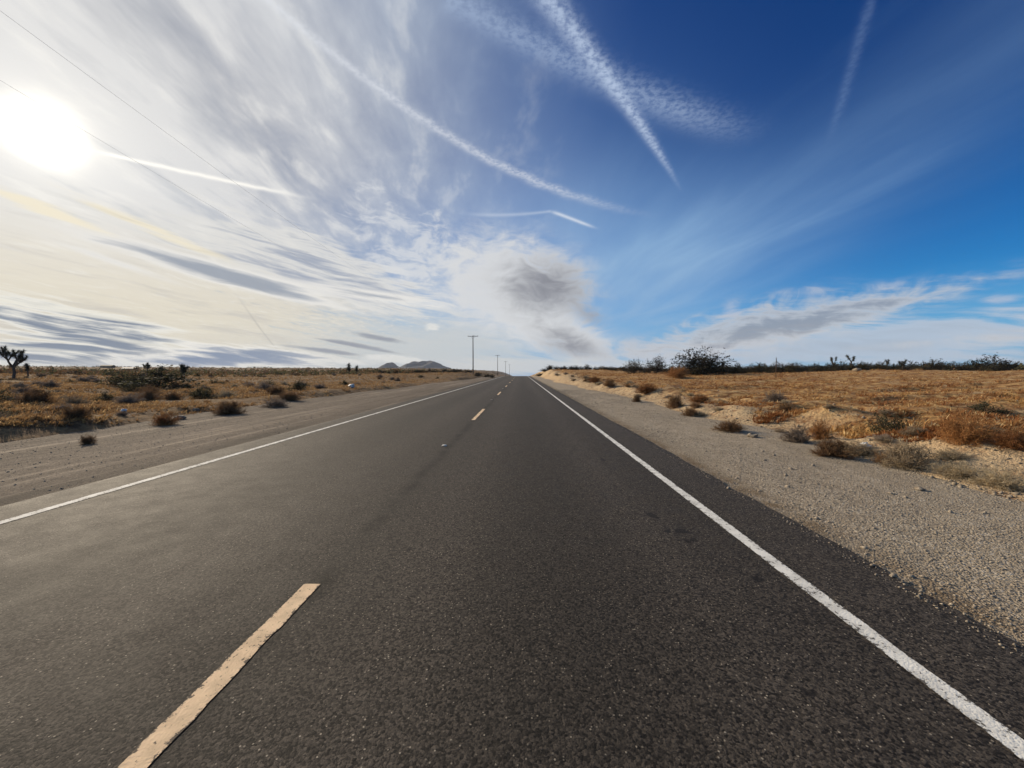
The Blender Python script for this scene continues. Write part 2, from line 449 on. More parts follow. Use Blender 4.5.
class Geo:
    """collects tubes, ribbons, boxes into arrays of quads"""
    def __init__(self): self.v, self.f, self.m, self.n = [], [], [], 0
    def add(self, V, F, m=0):
        V = np.asarray(V, float).reshape(-1, 3); F = np.asarray(F, int)
        if F.shape[1] == 3: F = np.concatenate([F, F[:, 2:3]], 1)
        self.v.append(V); self.f.append(F + self.n); self.m.append(np.full(len(F), m)); self.n += len(V)
    def tube(self, pts, rad, k=6, m=0, cap=True):
        pts = np.asarray(pts, float); n = len(pts)
        d = np.gradient(pts, axis=0); d /= np.linalg.norm(d, axis=1)[:, None] + 1e-9
        up = np.where(np.abs(d[:, 2:3]) > 0.9, np.array([[1, 0, 0]]), np.array([[0, 0, 1]]))
        a = np.cross(d, up); a /= np.linalg.norm(a, axis=1)[:, None] + 1e-9
        b = np.cross(d, a)
        t = np.linspace(0, 2 * math.pi, k, endpoint=False)
        r = np.asarray(rad, float) * np.ones(n)
        V = pts[:, None] + r[:, None, None] * (a[:, None] * np.cos(t)[None, :, None] + b[:, None] * np.sin(t)[None, :, None])
        F = []
        for i in range(n - 1):
            for j in range(k):
                F.append((i * k + j, i * k + (j + 1) % k, (i + 1) * k + (j + 1) % k, (i + 1) * k + j))
        self.add(V, F, m)
        if cap:
            for end, idx in ((0, 0), (n - 1, (n - 1) * k)):
                c = pts[end]; base = V[end]
                VV = np.vstack([base, c[None]])
                FF = [(j, (j + 1) % k, k) for j in range(k)]
                self.add(VV, FF, m)
    def box(self, c, s, m=0, taper=1.0):
        x, y, z = np.asarray(s, float) / 2
        V = np.array([(-x, -y, -z), (x, -y, -z), (x, y, -z), (-x, y, -z), (-x * taper, -y * taper, z), (x * taper, -y * taper, z), (x * taper, y * taper, z), (-x * taper, y * taper, z)]) + np.asarray(c, float)
        self.add(V, [(0, 3, 2, 1), (4, 5, 6, 7), (0, 1, 5, 4), (1, 2, 6, 5), (2, 3, 7, 6), (3, 0, 4, 7)], m)
    def ribbons(self, A, B, w0, w1, rng, m=0):
        A = np.asarray(A, float); B = np.asarray(B, float)
        d = B - A
        s = np.cross(d, rng.normal(size=d.shape)); s /= np.linalg.norm(s, axis=1)[:, None] + 1e-9
        w0 = np.asarray(w0) * np.ones(len(A)); w1 = np.asarray(w1) * np.ones(len(A))
        V = np.stack([A - s * w0[:, None] / 2, A + s * w0[:, None] / 2, B + s * w1[:, None] / 2, B - s * w1[:, None] / 2], 1)
        i = np.arange(len(A))[:, None] * 4 + np.arange(4)[None]
        self.add(V, i, m)
    def leaves(self, P, size, rng, m=0, up=None):
        n = len(P)
        d = rng.normal(size=(n, 3))
        if up is not None: d = d * 0.6 + np.asarray(up)
        d /= np.linalg.norm(d, axis=1)[:, None]
        s = np.cross(d, rng.normal(size=(n, 3))); s /= np.linalg.norm(s, axis=1)[:, None]
        L = size * rng.uniform(0.6, 1.4, n)[:, None]
        V = np.stack([P, P + d * L * 0.5 + s * L * 0.28, P + d * L, P + d * L * 0.5 - s * L * 0.28], 1)
        i = np.arange(n)[:, None] * 4 + np.arange(4)[None]
        self.add(V, i, m)
    def arrays(self): return np.vstack(self.v), np.vstack(self.f), np.concatenate(self.m)
    def build(self, name, mats, parent=None, smooth=False, loc=None):
        V, F, M = self.arrays()
        me_obj = mesh_np(name, V, np.asarray(F), mats, parent, smooth, M, loc)
        return me_obj

# ------------------------------------------------------------------ materials
def material(name):
    m = bpy.data.materials.new(name); m.use_nodes = True
    t = m.node_tree; b = t.nodes['Principled BSDF']
    n = NT(t)
    g = n.node('ShaderNodeTexCoord')
    return m, n, b, E(n, g.outputs['Object'])
def bump(n, b, h, strength, dist):
    k = n.node('ShaderNodeBump')
    k.inputs['Strength'].default_value = strength; k.inputs['Distance'].default_value = dist
    n.put(k.inputs['Height'], h)
    n.t.links.new(k.outputs[0], b.inputs['Normal'])
def lin(c): return c

def mat_asphalt():
    m, n, b, P = material('asphalt')
    x, y, z = n.split(P)
    v1 = n.voro(P, 80.0, out='Color'); v1d = n.voro(P, 80.0)
    r1, r2, _ = n.split(v1)
    fine = n.noise(P, 120.0, 3.0, 0.75)
    big = n.noise(n.vec(x * 0.9, y * 0.12, 0.0), 1.0, 4.0, 0.6)
    mid = n.noise(P, 3.0, 4.0, 0.6)
    # wheel tracks polished a little paler, oil strip between them a little darker, old seam beside the centre dashes
    def strip(c, w): 
        q = (x - c + (big - 0.5) * 0.25) * (1.0 / w)
        return n.exp(q * q * -1.0)
    tracks = strip(-0.72, 0.34) + strip(1.25, 0.34) + strip(-2.7, 0.4) + strip(-4.6, 0.4)
    oil = strip(0.25, 0.45) + strip(-3.65, 0.5)
    seamw = (x + 1.53 + (n.noise(n.vec(0.0, y * 0.8, 0.0), 1.0, 3.0) - 0.5) * 0.22)
    seam = n.exp(seamw * seamw * (-1.0 / 0.010)) * n.ss(mid, 0.35, 0.6, 0.35, 1.0)
    c = n.mix((0.010, 0.0081, 0.0062), (0.088, 0.072, 0.056), n.ss(r1, 0.05, 1.0, kind='LINEAR'))
    c = n.mix(c, (0.33, 0.28, 0.21), n.ss(r2, 0.945, 0.975) * n.ss(v1d, 0.46, 0.25))
    c = n.mix(c, (0.006, 0.005, 0.005), n.ss(fine, 0.50, 0.38) * 0.8)
    tone = 0.92 + (big - 0.5) * 0.45 + (mid - 0.5) * 0.30 + tracks * 0.20 - oil * 0.14 - seam * 0.62 + n.ss(x, 2.0, 2.3) * 0.22
    c = n.mix((0.0, 0.0, 0.0), c, 1.0)
    sc = n.node('ShaderNodeVectorMath', operation='SCALE'); n.t.links.new(c.s, sc.inputs[0]); n.put(sc.inputs['Scale'], tone * 1.0)
    c = E(n, sc.outputs[0])
    # tar drips in the right lane
    tarn = n.noise(n.vec(x * 9.0, y * 5.0, 3.0), 1.0, 3.0, 0.6, 0.5)
    where = None
    for tx, ty, rx, ry in ((1.52, 3.80, 0.20, 0.16), (1.62, 3.62, 0.14, 0.06), (1.44, 4.25, 0.08, 0.14), (1.80, 2.95, 0.15, 0.07), (1.30, 5.2, 0.07, 0.3), (1.70, 2.15, 0.06, 0.05), (1.42, 1.92, 0.09, 0.06), (1.15, 2.4, 0.05, 0.08), (-1.0, 3.4, 0.05, 0.07), (1.5, 7.0, 0.08, 0.5)):
        qx = (x - tx) * (1.0 / rx); qy = (y - ty) * (1.0 / ry)
        gsp = n.exp((qx * qx + qy * qy) * -1.0)
        where = gsp if where is None else where + gsp
    c = n.mix(c, (0.006, 0.005, 0.005), n.ss(where + (tarn - 0.5) * 3.4, 0.80, 1.05) * n.ss(where, 0.05, 0.25) * 0.75)
    n.t.links.new(c.s, b.inputs['Base Color'])
    n.put(b.inputs['Roughness'], 0.80 + (mid - 0.5) * 0.2)
    b.inputs['Specular IOR Level'].default_value = 0.17
    bump(n, b, r1 * 0.6 - v1d * 0.35 + fine * 0.9, 0.85, 0.005)
    return m

def mat_paint(name, col, wear, centres, half):
    m, n, b, P = material(name)
    x, y, z = n.split(P)
    w1 = n.noise(P, 38.0, 4.0, 0.65); w2 = n.noise(P, 7.0, 4.0, 0.6); w3 = n.noise(n.vec(x * 30.0, y * 2.0, 0.0), 1.0, 3.0, 0.6)
    c = n.mix(col, tuple(k * 0.78 for k in col), n.ss(w2, 0.35, 0.65))
    e = (x - centres[0]).abs()
    for q in centres[1:]: e = e.min((x - q).abs())
    e = e * (1.0 / half)
    cell, _, _ = n.split(n.voro(P, 80.0, out='Color'))
    ragged_edge = e * e * e * e * 0.20 + (cell - 0.5) * 0.16
    c = n.mix(c, (0.055, 0.048, 0.042), n.ss(w1 + (w2 - 0.5) * 0.5 + (w3 - 0.5) * 0.25 + ragged_edge, 0.62 - wear, 0.69 - wear) * 0.9)
    n.t.links.new(c.s, b.inputs['Base Color'])
    b.inputs['Roughness'].default_value = 0.8
    b.inputs['Specular IOR Level'].default_value = 0.1
    bump(n, b, n.voro(P, 75.0) * -1.0 + n.noise(P, 160.0, 2.0), 0.5, 0.004)
    return m

def mat_gravel(name, base, dark, pale, tracks=False):
    m, n, b, P = material(name)
    x, y, z = n.split(P)
    vc = n.voro(P, 52.0, out='Color'); vd = n.voro(P, 52.0)
    r1, r2, r3 = n.split(vc)
    big = n.noise(n.vec(x * 0.8, y * 0.18, 0.0), 1.0, 5.0, 0.62)
    mid = n.noise(P, 2.4, 5.0, 0.65)
    fine = n.noise(P, 60.0, 3.0, 0.7)
    c = n.mix(dark, base, n.ss(r1 * 0.6 + mid * 0.6, 0.25, 0.85))
    c = n.mix(c, pale, n.ss(r2 + (mid - 0.5) * 0.5, 0.80, 0.98) * 0.8)
    c = n.mix(c, tuple(k * 0.35 for k in dark), n.ss(fine, 0.47, 0.33) * 0.6)
    if tracks:
        tr = n.noise(n.vec(x * 2.4, y * 0.05, 4.0), 1.0, 5.0, 0.65, 0.3)
        c = n.mix(c, pale, n.ss(tr, 0.52, 0.66) * 0.75)
        c = n.mix(c, tuple(k * 0.45 for k in dark), n.ss(tr, 0.44, 0.33) * 0.65)
        rim = n.exp((x + 6.5) * (x + 6.5) * -9.0) * n.ss(big, 0.3, 0.6)
        c = n.mix(c, (0.055, 0.045, 0.035), rim * 0.8)
    else:
        rim = n.exp((x - 3.05) * (x - 3.05) * -18.0) * n.ss(mid, 0.3, 0.65)
        c = n.mix(c, (0.13, 0.085, 0.045), rim * 0.85)
    c = n.mix(c, n.rgb(tuple(k * 0.62 for k in base)), n.ss(big, 0.52, 0.30) * 0.6)
    n.t.links.new(c.s, b.inputs['Base Color'])
    b.inputs['Roughness'].default_value = 0.95
    b.inputs['Specular IOR Level'].default_value = 0.1
    bump(n, b, vd * -0.8 + fine * 0.8 + mid * 2.5, 1.0, 0.016)
    return m

def mat_soil():
    m, n, b, P = material('desert_soil')
    x, y, z = n.split(P)
    side = n.ss(x, -6.0, 4.0)
    a = n.noise(n.vec(x * 0.30, y * 0.55, 0.0), 1.0, 6.0, 0.65, 0.3)
    f = n.noise(P, 2.2, 6.0, 0.7, 0.2)
    g = n.noise(P, 14.0, 4.0, 0.7)
    cr = n.mix((0.170, 0.070, 0.026), (0.500, 0.310, 0.130), n.ss(f, 0.36, 0.62))
    cr = n.mix(cr, (0.200, 0.105, 0.055), n.ss(a, 0.50, 0.34) * 0.8)
    cr = n.mix(cr, (0.50, 0.36, 0.20), n.ss(n.noise(n.vec(x * 0.5, y * 1.1, 5.0), 1.0, 5.0, 0.65), 0.54, 0.66) * 0.8)
    foot = n.ss(x, 9.6, 7.2) * n.ss(f, 0.25, 0.55)
    cr = n.mix(cr, (0.46, 0.35, 0.22), foot * 0.85)
    cl = n.mix((0.110, 0.070, 0.042), (0.260, 0.165, 0.085), n.ss(f, 0.38, 0.66))
    cl = n.mix(cl, (0.300, 0.200, 0.095), n.ss(a, 0.50, 0.64) * 0.7)
    c = n.mix(cl, cr, side)
    c = n.mix(c, n.mix(c, (0.05, 0.032, 0.02), 0.7), n.ss(g, 0.48, 0.32))
    n.t.links.new(c.s, b.inputs['Base Color'])
    b.inputs['Roughness'].default_value = 1.0
    b.inputs['Specular IOR Level'].default_value = 0.05
    bump(n, b, f * 1.6 + g * 0.6, 1.0, 0.10)
    return m

def mat_plant(name, cols, scale=3.0, translucent=0.0):
    """leaf or twig colour, varied from clump to clump and plant to plant"""
    m, n, b, P = material(name)
    oi = n.node('ShaderNodeObjectInfo'); rnd = E(n, oi.outputs['Random'])
    a = n.noise(P, scale, 3.0, 0.6)
    f = n.noise(P, scale * 9.0, 2.0, 0.6)
    c = n.mix(cols[0], cols[1], n.ss(a * 0.7 + f * 0.3 + (rnd - 0.5) * 0.3, 0.36, 0.64))
    if len(cols) > 2: c = n.mix(c, cols[2], n.ss(f, 0.56, 0.70) * 0.8)
    n.t.links.new(c.s, b.inputs['Base Color'])
    b.inputs['Roughness'].default_value = 0.85
    b.inputs['Specular IOR Level'].default_value = 0.15
    if translucent:
        tr = n.node('ShaderNodeBsdfTranslucent'); n.put(tr.inputs['Color'], c)
        mx = n.node('ShaderNodeMixShader'); mx.inputs[0].default_value = translucent
        out = n.t.nodes['Material Output']
        n.t.links.new(b.outputs[0], mx.inputs[1]); n.t.links.new(tr.outputs[0], mx.inputs[2]); n.t.links.new(mx.outputs[0], out.inputs['Surface'])
    return m
def mat_plain(name, c0, c1, scale=8.0, rough=0.7, bmp=0.0, metallic=0.0, spec=0.3):
    m, n, b, P = material(name)
    a = n.noise(P, scale, 5.0, 0.65)
    n.t.links.new(n.mix(c0, c1, n.ss(a, 0.35, 0.65)).s, b.inputs['Base Color'])
    b.inputs['Roughness'].default_value = rough; b.inputs['Metallic'].default_value = metallic
    b.inputs['Specular IOR Level'].default_value = spec
    if bmp: bump(n, b, a, 0.8, bmp)
    return m

M_ASPHALT = mat_asphalt()
M_WHITE = mat_paint('white_road_paint', (0.68, 0.66, 0.60), 0.0, (LINE_R, LINE_L), 0.06)
M_DASH = mat_paint('yellow_road_paint', (0.74, 0.54, 0.34), -0.015, (LINE_C,), 0.0625)
M_GRAVEL = mat_gravel('grey_gravel', (0.350, 0.290, 0.210), (0.215, 0.172, 0.122), (0.54, 0.47, 0.37))
M_DIRT = mat_gravel('packed_dirt', (0.158, 0.124, 0.092), (0.095, 0.073, 0.055), (0.31, 0.25, 0.185), tracks=True)
M_SOIL = mat_soil()
M_STRAW = mat_plant('golden_straw', [(0.24, 0.095, 0.032), (0.60, 0.38, 0.145), (0.88, 0.70, 0.38)], 0.6, 0.3)
M_STRAWL = mat_plant('dull_straw', [(0.25, 0.145, 0.065), (0.54, 0.345, 0.14), (0.70, 0.52, 0.27)], 0.7, 0.40)
M_TAN = mat_plant('pale_dry_twigs', [(0.24, 0.18, 0.115), (0.44, 0.35, 0.22), (0.58, 0.48, 0.32)], 4.0, 0.15)
M_BROWN = mat_plant('brown_dry_twigs', [(0.12, 0.066, 0.034), (0.26, 0.15, 0.07), (0.40, 0.26, 0.125)], 4.0, 0.15)
M_RUST = mat_plant('rusty_dry_twigs', [(0.17, 0.072, 0.028), (0.34, 0.165, 0.06), (0.48, 0.28, 0.11)], 4.0, 0.15)
M_GREY = mat_plant('grey_dry_twigs', [(0.17, 0.13, 0.10), (0.30, 0.235, 0.175), (0.43, 0.34, 0.25)], 4.0, 0.2)
M_OLIVE = mat_plant('olive_leaves', [(0.055, 0.052, 0.026), (0.10, 0.09, 0.045), (0.15, 0.13, 0.065)], 3.0, 0.35)
M_CREO = mat_plant('creosote_leaves', [(0.018, 0.017, 0.008), (0.040, 0.036, 0.016), (0.07, 0.058, 0.026)], 3.0)
M_STEM = mat_plant('dark_stems', [(0.035, 0.026, 0.020), (0.075, 0.056, 0.042)], 6.0)
M_YUCCA = mat_plant('yucca_leaves', [(0.030, 0.034, 0.020), (0.070, 0.072, 0.040)], 4.0)
M_BARK = mat_plain('yucca_bark', (0.055, 0.042, 0.032), (0.12, 0.095, 0.07), 9.0, 0.95, 0.03)
M_POLE = mat_plain('weathered_pole_wood', (0.075, 0.055, 0.042), (0.13, 0.10, 0.08), 5.0, 0.9)
M_GLASS = mat_plain('insulator_glaze', (0.10, 0.08, 0.07), (0.16, 0.14, 0.12), 20.0, 0.3)
M_WIRE = mat_plain('aluminium_wire', (0.50, 0.49, 0.48), (0.58, 0.57, 0.56), 3.0, 0.6)
M_STEEL = mat_plain('rusty_steel', (0.05, 0.035, 0.028), (0.10, 0.06, 0.04), 30.0, 0.8)
M_ROCK = mat_plain('pale_rock', (0.16, 0.125, 0.085), (0.30, 0.245, 0.18), 12.0, 0.95, 0.02)
M_STONE = mat_plant('mixed_stones', [(0.20, 0.165, 0.125), (0.34, 0.285, 0.215), (0.54, 0.48, 0.39)], 14.0)
M_MTN = mat_plain('bare_mountain_rock', (0.020, 0.019, 0.020), (0.042, 0.038, 0.038), 0.02, 1.0)
M_PLASTIC = mat_plain('white_plastic', (0.62, 0.61, 0.58), (0.76, 0.75, 0.72), 14.0, 0.6)
M_CERAMIC = mat_plain('white_ceramic', (0.55, 0.54, 0.50), (0.75, 0.74, 0.70), 40.0, 0.4)
M_REFL = mat_plain('amber_reflector', (0.55, 0.25, 0.03), (0.62, 0.32, 0.05), 40.0, 0.2)
M_STUCCO = mat_plain('dull_stucco', (0.22, 0.18, 0.14), (0.28, 0.23, 0.18), 2.0, 0.95)
M_ROOFP = mat_plain('pale_metal_roof', (0.26, 0.255, 0.25), (0.33, 0.32, 0.31), 1.0, 0.8)
M_ROOFD = mat_plain('dark_shingle_roof', (0.07, 0.06, 0.055), (0.10, 0.085, 0.075), 4.0, 0.9)

# ------------------------------------------------------------------ land
def graded(lim, n, near):
    t = np.linspace(-1, 1, n)
    k = math.asinh(lim / near)
    return near * np.sinh(t * k)
gx = graded(4000, 560, 1.6); gy = graded(4000, 640, 2.2) + 6.0
ground = sheet('ground', gx, gy, ground_z, M_SOIL)
ys = np.concatenate([np.linspace(-60, -4, 40), np.linspace(-3.6, 30, 240), np.linspace(30.5, 320, 240)])
rng = np.random.default_rng(5)
def ragged(y, seed): return 0.10 * vnoise(y * 0.35, 0 * y, seed) + 0.08 * vnoise(y * 1.7, 0 * y, seed + 1) + 0.06 * vnoise(y * 6.0, 0 * y, seed + 2)
def strip_mesh(name, xa, xb, cols, zf, mat, yv, parent=None, jag=None):
    Y = np.repeat(yv[:, None], cols, 1)
    t = np.linspace(0, 1, cols)[None]
    a = xa + (ragged(yv, jag[0]) if jag and jag[0] else 0); b = xb + (ragged(yv, jag[1]) if jag and jag[1] else 0)
    X = (a * np.ones(len(yv)))[:, None] * (1 - t) + (b * np.ones(len(yv)))[:, None] * t
    Z = zf(X, Y)
    i = np.arange(cols * len(yv)).reshape(len(yv), cols)
    F = np.stack([i[:-1, :-1], i[:-1, 1:], i[1:, 1:], i[1:, :-1]], -1).reshape(-1, 4)
    return mesh_np(name, np.stack([X, Y, Z], -1).reshape(-1, 3), F, mat, parent, True)
ysr = np.concatenate([np.linspace(-60, -4, 40), np.linspace(-3.9, 24, 560), np.linspace(24.4, 320, 320)])
def road_surface(X, Y):
    e = np.minimum(X - (ROAD_L - 0.1), (ROAD_R + 0.1) - X)
    return road_z(Y) - 0.035 * (1 - sst(e, 0.0, 0.16))
road = tag(strip_mesh('road', ROAD_L, ROAD_R, 60, road_surface, M_ASPHALT, ysr, jag=(31, 35)), kind='structure')
tag(strip_mesh('gravel_shoulder', 2.7, 9.2, 40, lambda X, Y: shoulder_r_z(X, Y) - 0.5 * sst(X, 7.0, 9.2), M_GRAVEL, ysr), kind='structure')
tag(strip_mesh('dirt_shoulder', -14.2, -5.9, 44, lambda X, Y: shoulder_l_z(X, Y) - 0.5 * sst(-X, 12.6, 14.2), M_DIRT, ysr), kind='structure')
zline = lambda X, Y: road_z(Y) + 0.004
def line(name, xc, w, y0, y1, mat, n):
    yv = np.linspace(y0, y1, n) if y1 - y0 < 10 else np.concatenate([np.linspace(y0, 25, 320), np.linspace(25.5, y1, 200)])
    j = 0.014
    X = np.stack([xc - w / 2 + j * vnoise(yv * 9, 0 * yv, 41), xc + w / 2 + j * vnoise(yv * 9, 0 * yv, 43)], 1)
    Y = np.stack([yv, yv], 1)
    i = np.arange(2 * len(yv)).reshape(-1, 2)
    F = np.stack([i[:-1, 0], i[:-1, 1], i[1:, 1], i[1:, 0]], -1)
    return mesh_np(name, np.stack([X, Y, zline(X, Y)], -1).reshape(-1, 3), F, mat, road)
line('edge_line', LINE_R, 0.115, -30, 300, M_WHITE, 0)
line('edge_line', LINE_L, 0.125, -30, 300, M_WHITE, 0)
PERIOD, DASH = 13.35, 3.65
for k in range(12):
    e = 2.80 + PERIOD * k
    line('centre_dash', LINE_C, 0.125, e - DASH, e, M_DASH, 40)

# far mountains
mx_ = np.linspace(-1350, -330, 150); my_ = np.linspace(2700, 3500, 70)
def mtn_z(X, Y):
    def pk(cx, cy, sx, sy, h): return h * np.exp(-np.abs((X - cx) / sx) ** 1.5 - np.abs((Y - cy) / sy) ** 1.6)
    z = pk(-868, 3050, 85, 260, 62) + pk(-690, 3050, 130, 260, 66) + pk(-1040, 3000, 62, 210, 66) + pk(-780, 3120, 110, 250, 26) + pk(-1100, 3080, 90, 200, 24)
    rid = 1 - 2 * np.abs(vnoise(X / 95, Y / 130, 61)) * 2
    z = z * (0.86 + 0.16 * rid) + z * 0.25 * vnoise(X / 38, Y / 60, 62) + 5 * vnoise(X / 16, Y / 20, 63) * sst(z, 5, 40)
    e = sst(X, -1350, -1200) * (1 - sst(X, -420, -330)) * sst(Y, 2700, 2800) * (1 - sst(Y, 3400, 3500))
    return ground_z(X, Y) - 4 + z * e
sheet('mountains', mx_, my_, mtn_z, M_MTN)

# ------------------------------------------------------------------ loose stones and dry grass
def stones(name, P, size, mat, seed):
    rg = np.random.default_rng(seed)
    n = len(P)
    base = np.array([(1, 0, 0), (0, 1, 0), (-1, 0, 0), (0, -1, 0), (0, 0, 0.8), (0, 0, -0.6)], float)
    V = base[None] * rg.uniform(0.55, 1.25, (n, 6, 3)) * size[:, None, None]
    a = rg.uniform(0, 6.28, n); c, s = np.cos(a), np.sin(a)
    V = np.stack([V[..., 0] * c[:, None] - V[..., 1] * s[:, None], V[..., 0] * s[:, None] + V[..., 1] * c[:, None], V[..., 2]], -1)
    V += P[:, None]
    F = np.array([(0, 1, 4), (1, 2, 4), (2, 3, 4), (3, 0, 4), (1, 0, 5), (2, 1, 5), (3, 2, 5), (0, 3, 5)])
    F = (np.arange(n)[:, None, None] * 6 + F[None]).reshape(-1, 3)
    return tag(mesh_np(name, V.reshape(-1, 3), F, mat), kind='stuff')
rg = np.random.default_rng(71)
n = 32000
y = np.exp(rg.uniform(math.log(1.6), math.log(34), n)); x = 2.78 + 4.7 * rg.random(n) ** 1.15
keep = ((vnoise(x * 0.9, y * 0.5, 72) + 0.5 + rg.uniform(-0.3, 0.3, n)) > 0.40) & ((x > 2.98) | (rg.random(n) < 0.5))
x, y = x[keep], y[keep]
sz = 0.004 + 0.011 * rg.random(len(x)) ** 3 + 0.0004 * y
sz *= np.where(rg.random(len(x)) < 0.012, 2.4, 1.0)
stones('gravel', np.stack([x, y, surf_z(x, y) + sz * 0.15], -1), sz, M_STONE, 73)
n = 5000
y = np.exp(rg.uniform(math.log(5), math.log(45), n)); x = -rg.uniform(6.2, 13.0, n)
sz = 0.004 + 0.016 * rg.random(n) ** 5 + 0.0003 * y
stones('pebbles', np.stack([x, y, surf_z(x, y) + sz * 0.1], -1), sz, M_STONE, 74)
n = 5200
y = np.exp(rg.uniform(math.log(3), math.log(60), n)); x = 6.2 + 4.5 * rg.random(n) ** 1.5
sz = 0.014 + 0.055 * rg.random(n) ** 6
stones('rubble', np.stack([x, y, ground_z(x, y) + sz * 0.1], -1), sz, M_ROCK, 75)

def grass(name, x, y, size, mat, seed, blades=12, lean=0.9):
    rg = np.random.default_rng(seed)
    n = len(x)
    base = np.stack([x, y, ground_z(x, y) - 0.01], -1)
    X = np.repeat(base, blades, 0); N_ = len(X)
    L = np.repeat(size, blades) * rg.uniform(0.5, 1.2, N_)
    a = rg.uniform(0, 6.283, N_); tilt = rg.uniform(0.15, 1.0, N_) ** 0.8 * lean
    # the wind has combed most of it one way
    d = np.stack([np.sin(tilt) * np.cos(a) + 0.35 * lean, np.sin(tilt) * np.sin(a) * 0.9, np.cos(tilt) * 0.9 + 0.05], -1)
    off = np.stack([np.cos(a), np.sin(a), 0 * a], -1) * (np.repeat(size, blades) * 0.35 * rg.random(N_))[:, None]
    p0 = X + off; p1 = p0 + d * (L * 0.6)[:, None]; p2 = p1 + (d * np.array([1.0, 1.0, 0.35]) * (L * 0.5)[:, None])
    s = np.stack([-np.sin(a), np.cos(a), 0 * a], -1) * (np.repeat(size, blades) * 0.035 + 0.0022)[:, None]
    V = np.stack([p0 - s, p0 + s, p1 + s * 0.8, p1 - s * 0.8, p2], 1).reshape(-1, 3)
    k = np.arange(N_)[:, None] * 5
    F = np.vstack([k + np.array([[0, 1, 2]]), k + np.array([[0, 2, 3]]), k + np.array([[3, 2, 4]])])
    return tag(mesh_np(name, V, F, mat), kind='stuff')
rg = np.random.default_rng(81)
n = 50000
y = np.exp(rg.uniform(math.log(3.0), math.log(120), n)); th = rg.uniform(0.10, 1.45, n)
x = 6.6 + y * np.tan(np.clip(th, 0, 0.97)) * rg.random(n) ** 0.8
m = vnoise(x / 6.0, y / 2.2, 82) * 1.1 + vnoise(x / 1.2, y / 0.8, 83) * 0.9
keep = (m + rg.uniform(-0.22, 0.22, n) > 0.10) & (x < 95) & (x > 8.2 + 2.0 * vnoise(y / 2, 0 * y, 84))
x, y = x[keep], y[keep]
grass('dry_grass', x, y, (0.05 + 0.16 * rg.random(len(x)) ** 2 + 0.0022 * y) * (1 + 0.8 * np.clip(vnoise(x / 3, y / 3, 85), 0, 1)), M_STRAW, 86, 12, 1.15)
n = 56000
y = np.exp(rg.uniform(math.log(6), math.log(150), n)); x = -(11.8 + y * 1.5 * rg.random(n))
m = vnoise(x / 5.0, y / 3.0, 87) + vnoise(x / 1.2, y / 1.0, 88) * 0.5
keep = (m + rg.uniform(-0.2, 0.2, n) > np.where(x > -17, -0.10, -0.20)) & (x < -12.4 + 1.5 * vnoise(y / 3, 0 * y, 89))
x, y = x[keep], y[keep]
grass('tan_grass', x, y, (0.10 + 0.20 * rg.random(len(x)) ** 1.5 + 0.0018 * y) * np.where(x > -16, 0.7, 1.0), M_STRAWL, 90, 12, 0.95)

# ------------------------------------------------------------------ shrubs
def twiggy(seed, W, H, n1=46, leaf=None, n_leaf=0, leaf_size=0.03, upright=0.5, width=1.0, geo=None, m_twig=0, m_leaf=1, n2=9, n3=3):
    """a bush grown from its foot: stems, side shoots, fine twigs (and leaves along the outer twigs)"""
    rg = np.random.default_rng(seed)
    G = geo or Geo()
    az_ = rg.uniform(0, 2 * math.pi, n1); e = np.arccos(1 - rg.random(n1) ** (0.75 + upright) * (1.0 - 0.12))
    d = np.stack([np.sin(e) * np.cos(az_), np.sin(e) * np.sin(az_), np.cos(e)], -1)
    reach = d * np.array([W / 2, W / 2, H]) * (rg.uniform(0.45, 1.18, n1)[:, None])
    foot = np.stack([rg.normal(0, 0.05 * W, n1), rg.normal(0, 0.05 * W, n1), np.zeros(n1) - 0.03], -1)
    bend = rg.normal(0, 0.07, (n1, 3)) * W + np.array([0, 0, 0.06 * H])
    P = [foot + reach * t + bend * (4 * t * (1 - t)) for t in (0, 0.35, 0.7, 1.0)]
    ws = np.array([0.016, 0.012, 0.008, 0.004]) * width * (0.5 + 0.5 * W)
    for i in range(3): G.ribbons(P[i], P[i + 1], ws[i], ws[i + 1], rg, m_twig)
    def shoots(A, D_, L, num, spread, w, tmin):
        k = len(A)
        t = rg.uniform(tmin, 1.0, (k, num)).ravel()
        A0 = np.repeat(A, num, 0); DD = np.repeat(D_, num, 0)
        st = A0 + DD * t[:, None]
        nd = DD / (np.linalg.norm(DD, axis=1)[:, None] + 1e-9) + rg.normal(0, spread, (len(st), 3)) + np.array([0, 0, 0.15])
        nd /= np.linalg.norm(nd, axis=1)[:, None]
        ln = L * rg.uniform(0.5, 1.2, len(st))
        en = st + nd * ln[:, None]
        en[:, 2] = np.maximum(en[:, 2], 0.01)
        G.ribbons(st, en, w, w * 0.45, rg, m_twig)
        return st, en - st
    A = np.vstack([P[1], P[2]]); Dm = np.vstack([P[2] - P[1], P[3] - P[2]])
    s1, d1 = shoots(A, Dm, 0.20 * (W + H) / 2, n2, 0.55, 0.006 * width * (0.5 + 0.5 * W), 0.0)
    s2, d2 = shoots(s1, d1, 0.10 * (W + H) / 2, n3, 0.7, 0.0042 * width * (0.5 + 0.5 * W), 0.2)
    if n_leaf:
        S_ = np.vstack([s2, s1]); D2 = np.vstack([d2, d1])
        pick = rg.integers(0, len(S_), n_leaf)
        pos = S_[pick] + D2[pick] * rg.uniform(0.3, 1.05, n_leaf)[:, None]
        lg = leaf if leaf is not None else G
        lg.leaves(pos, leaf_size, rg, m_leaf, up=(0, 0, 0.4))
    return G

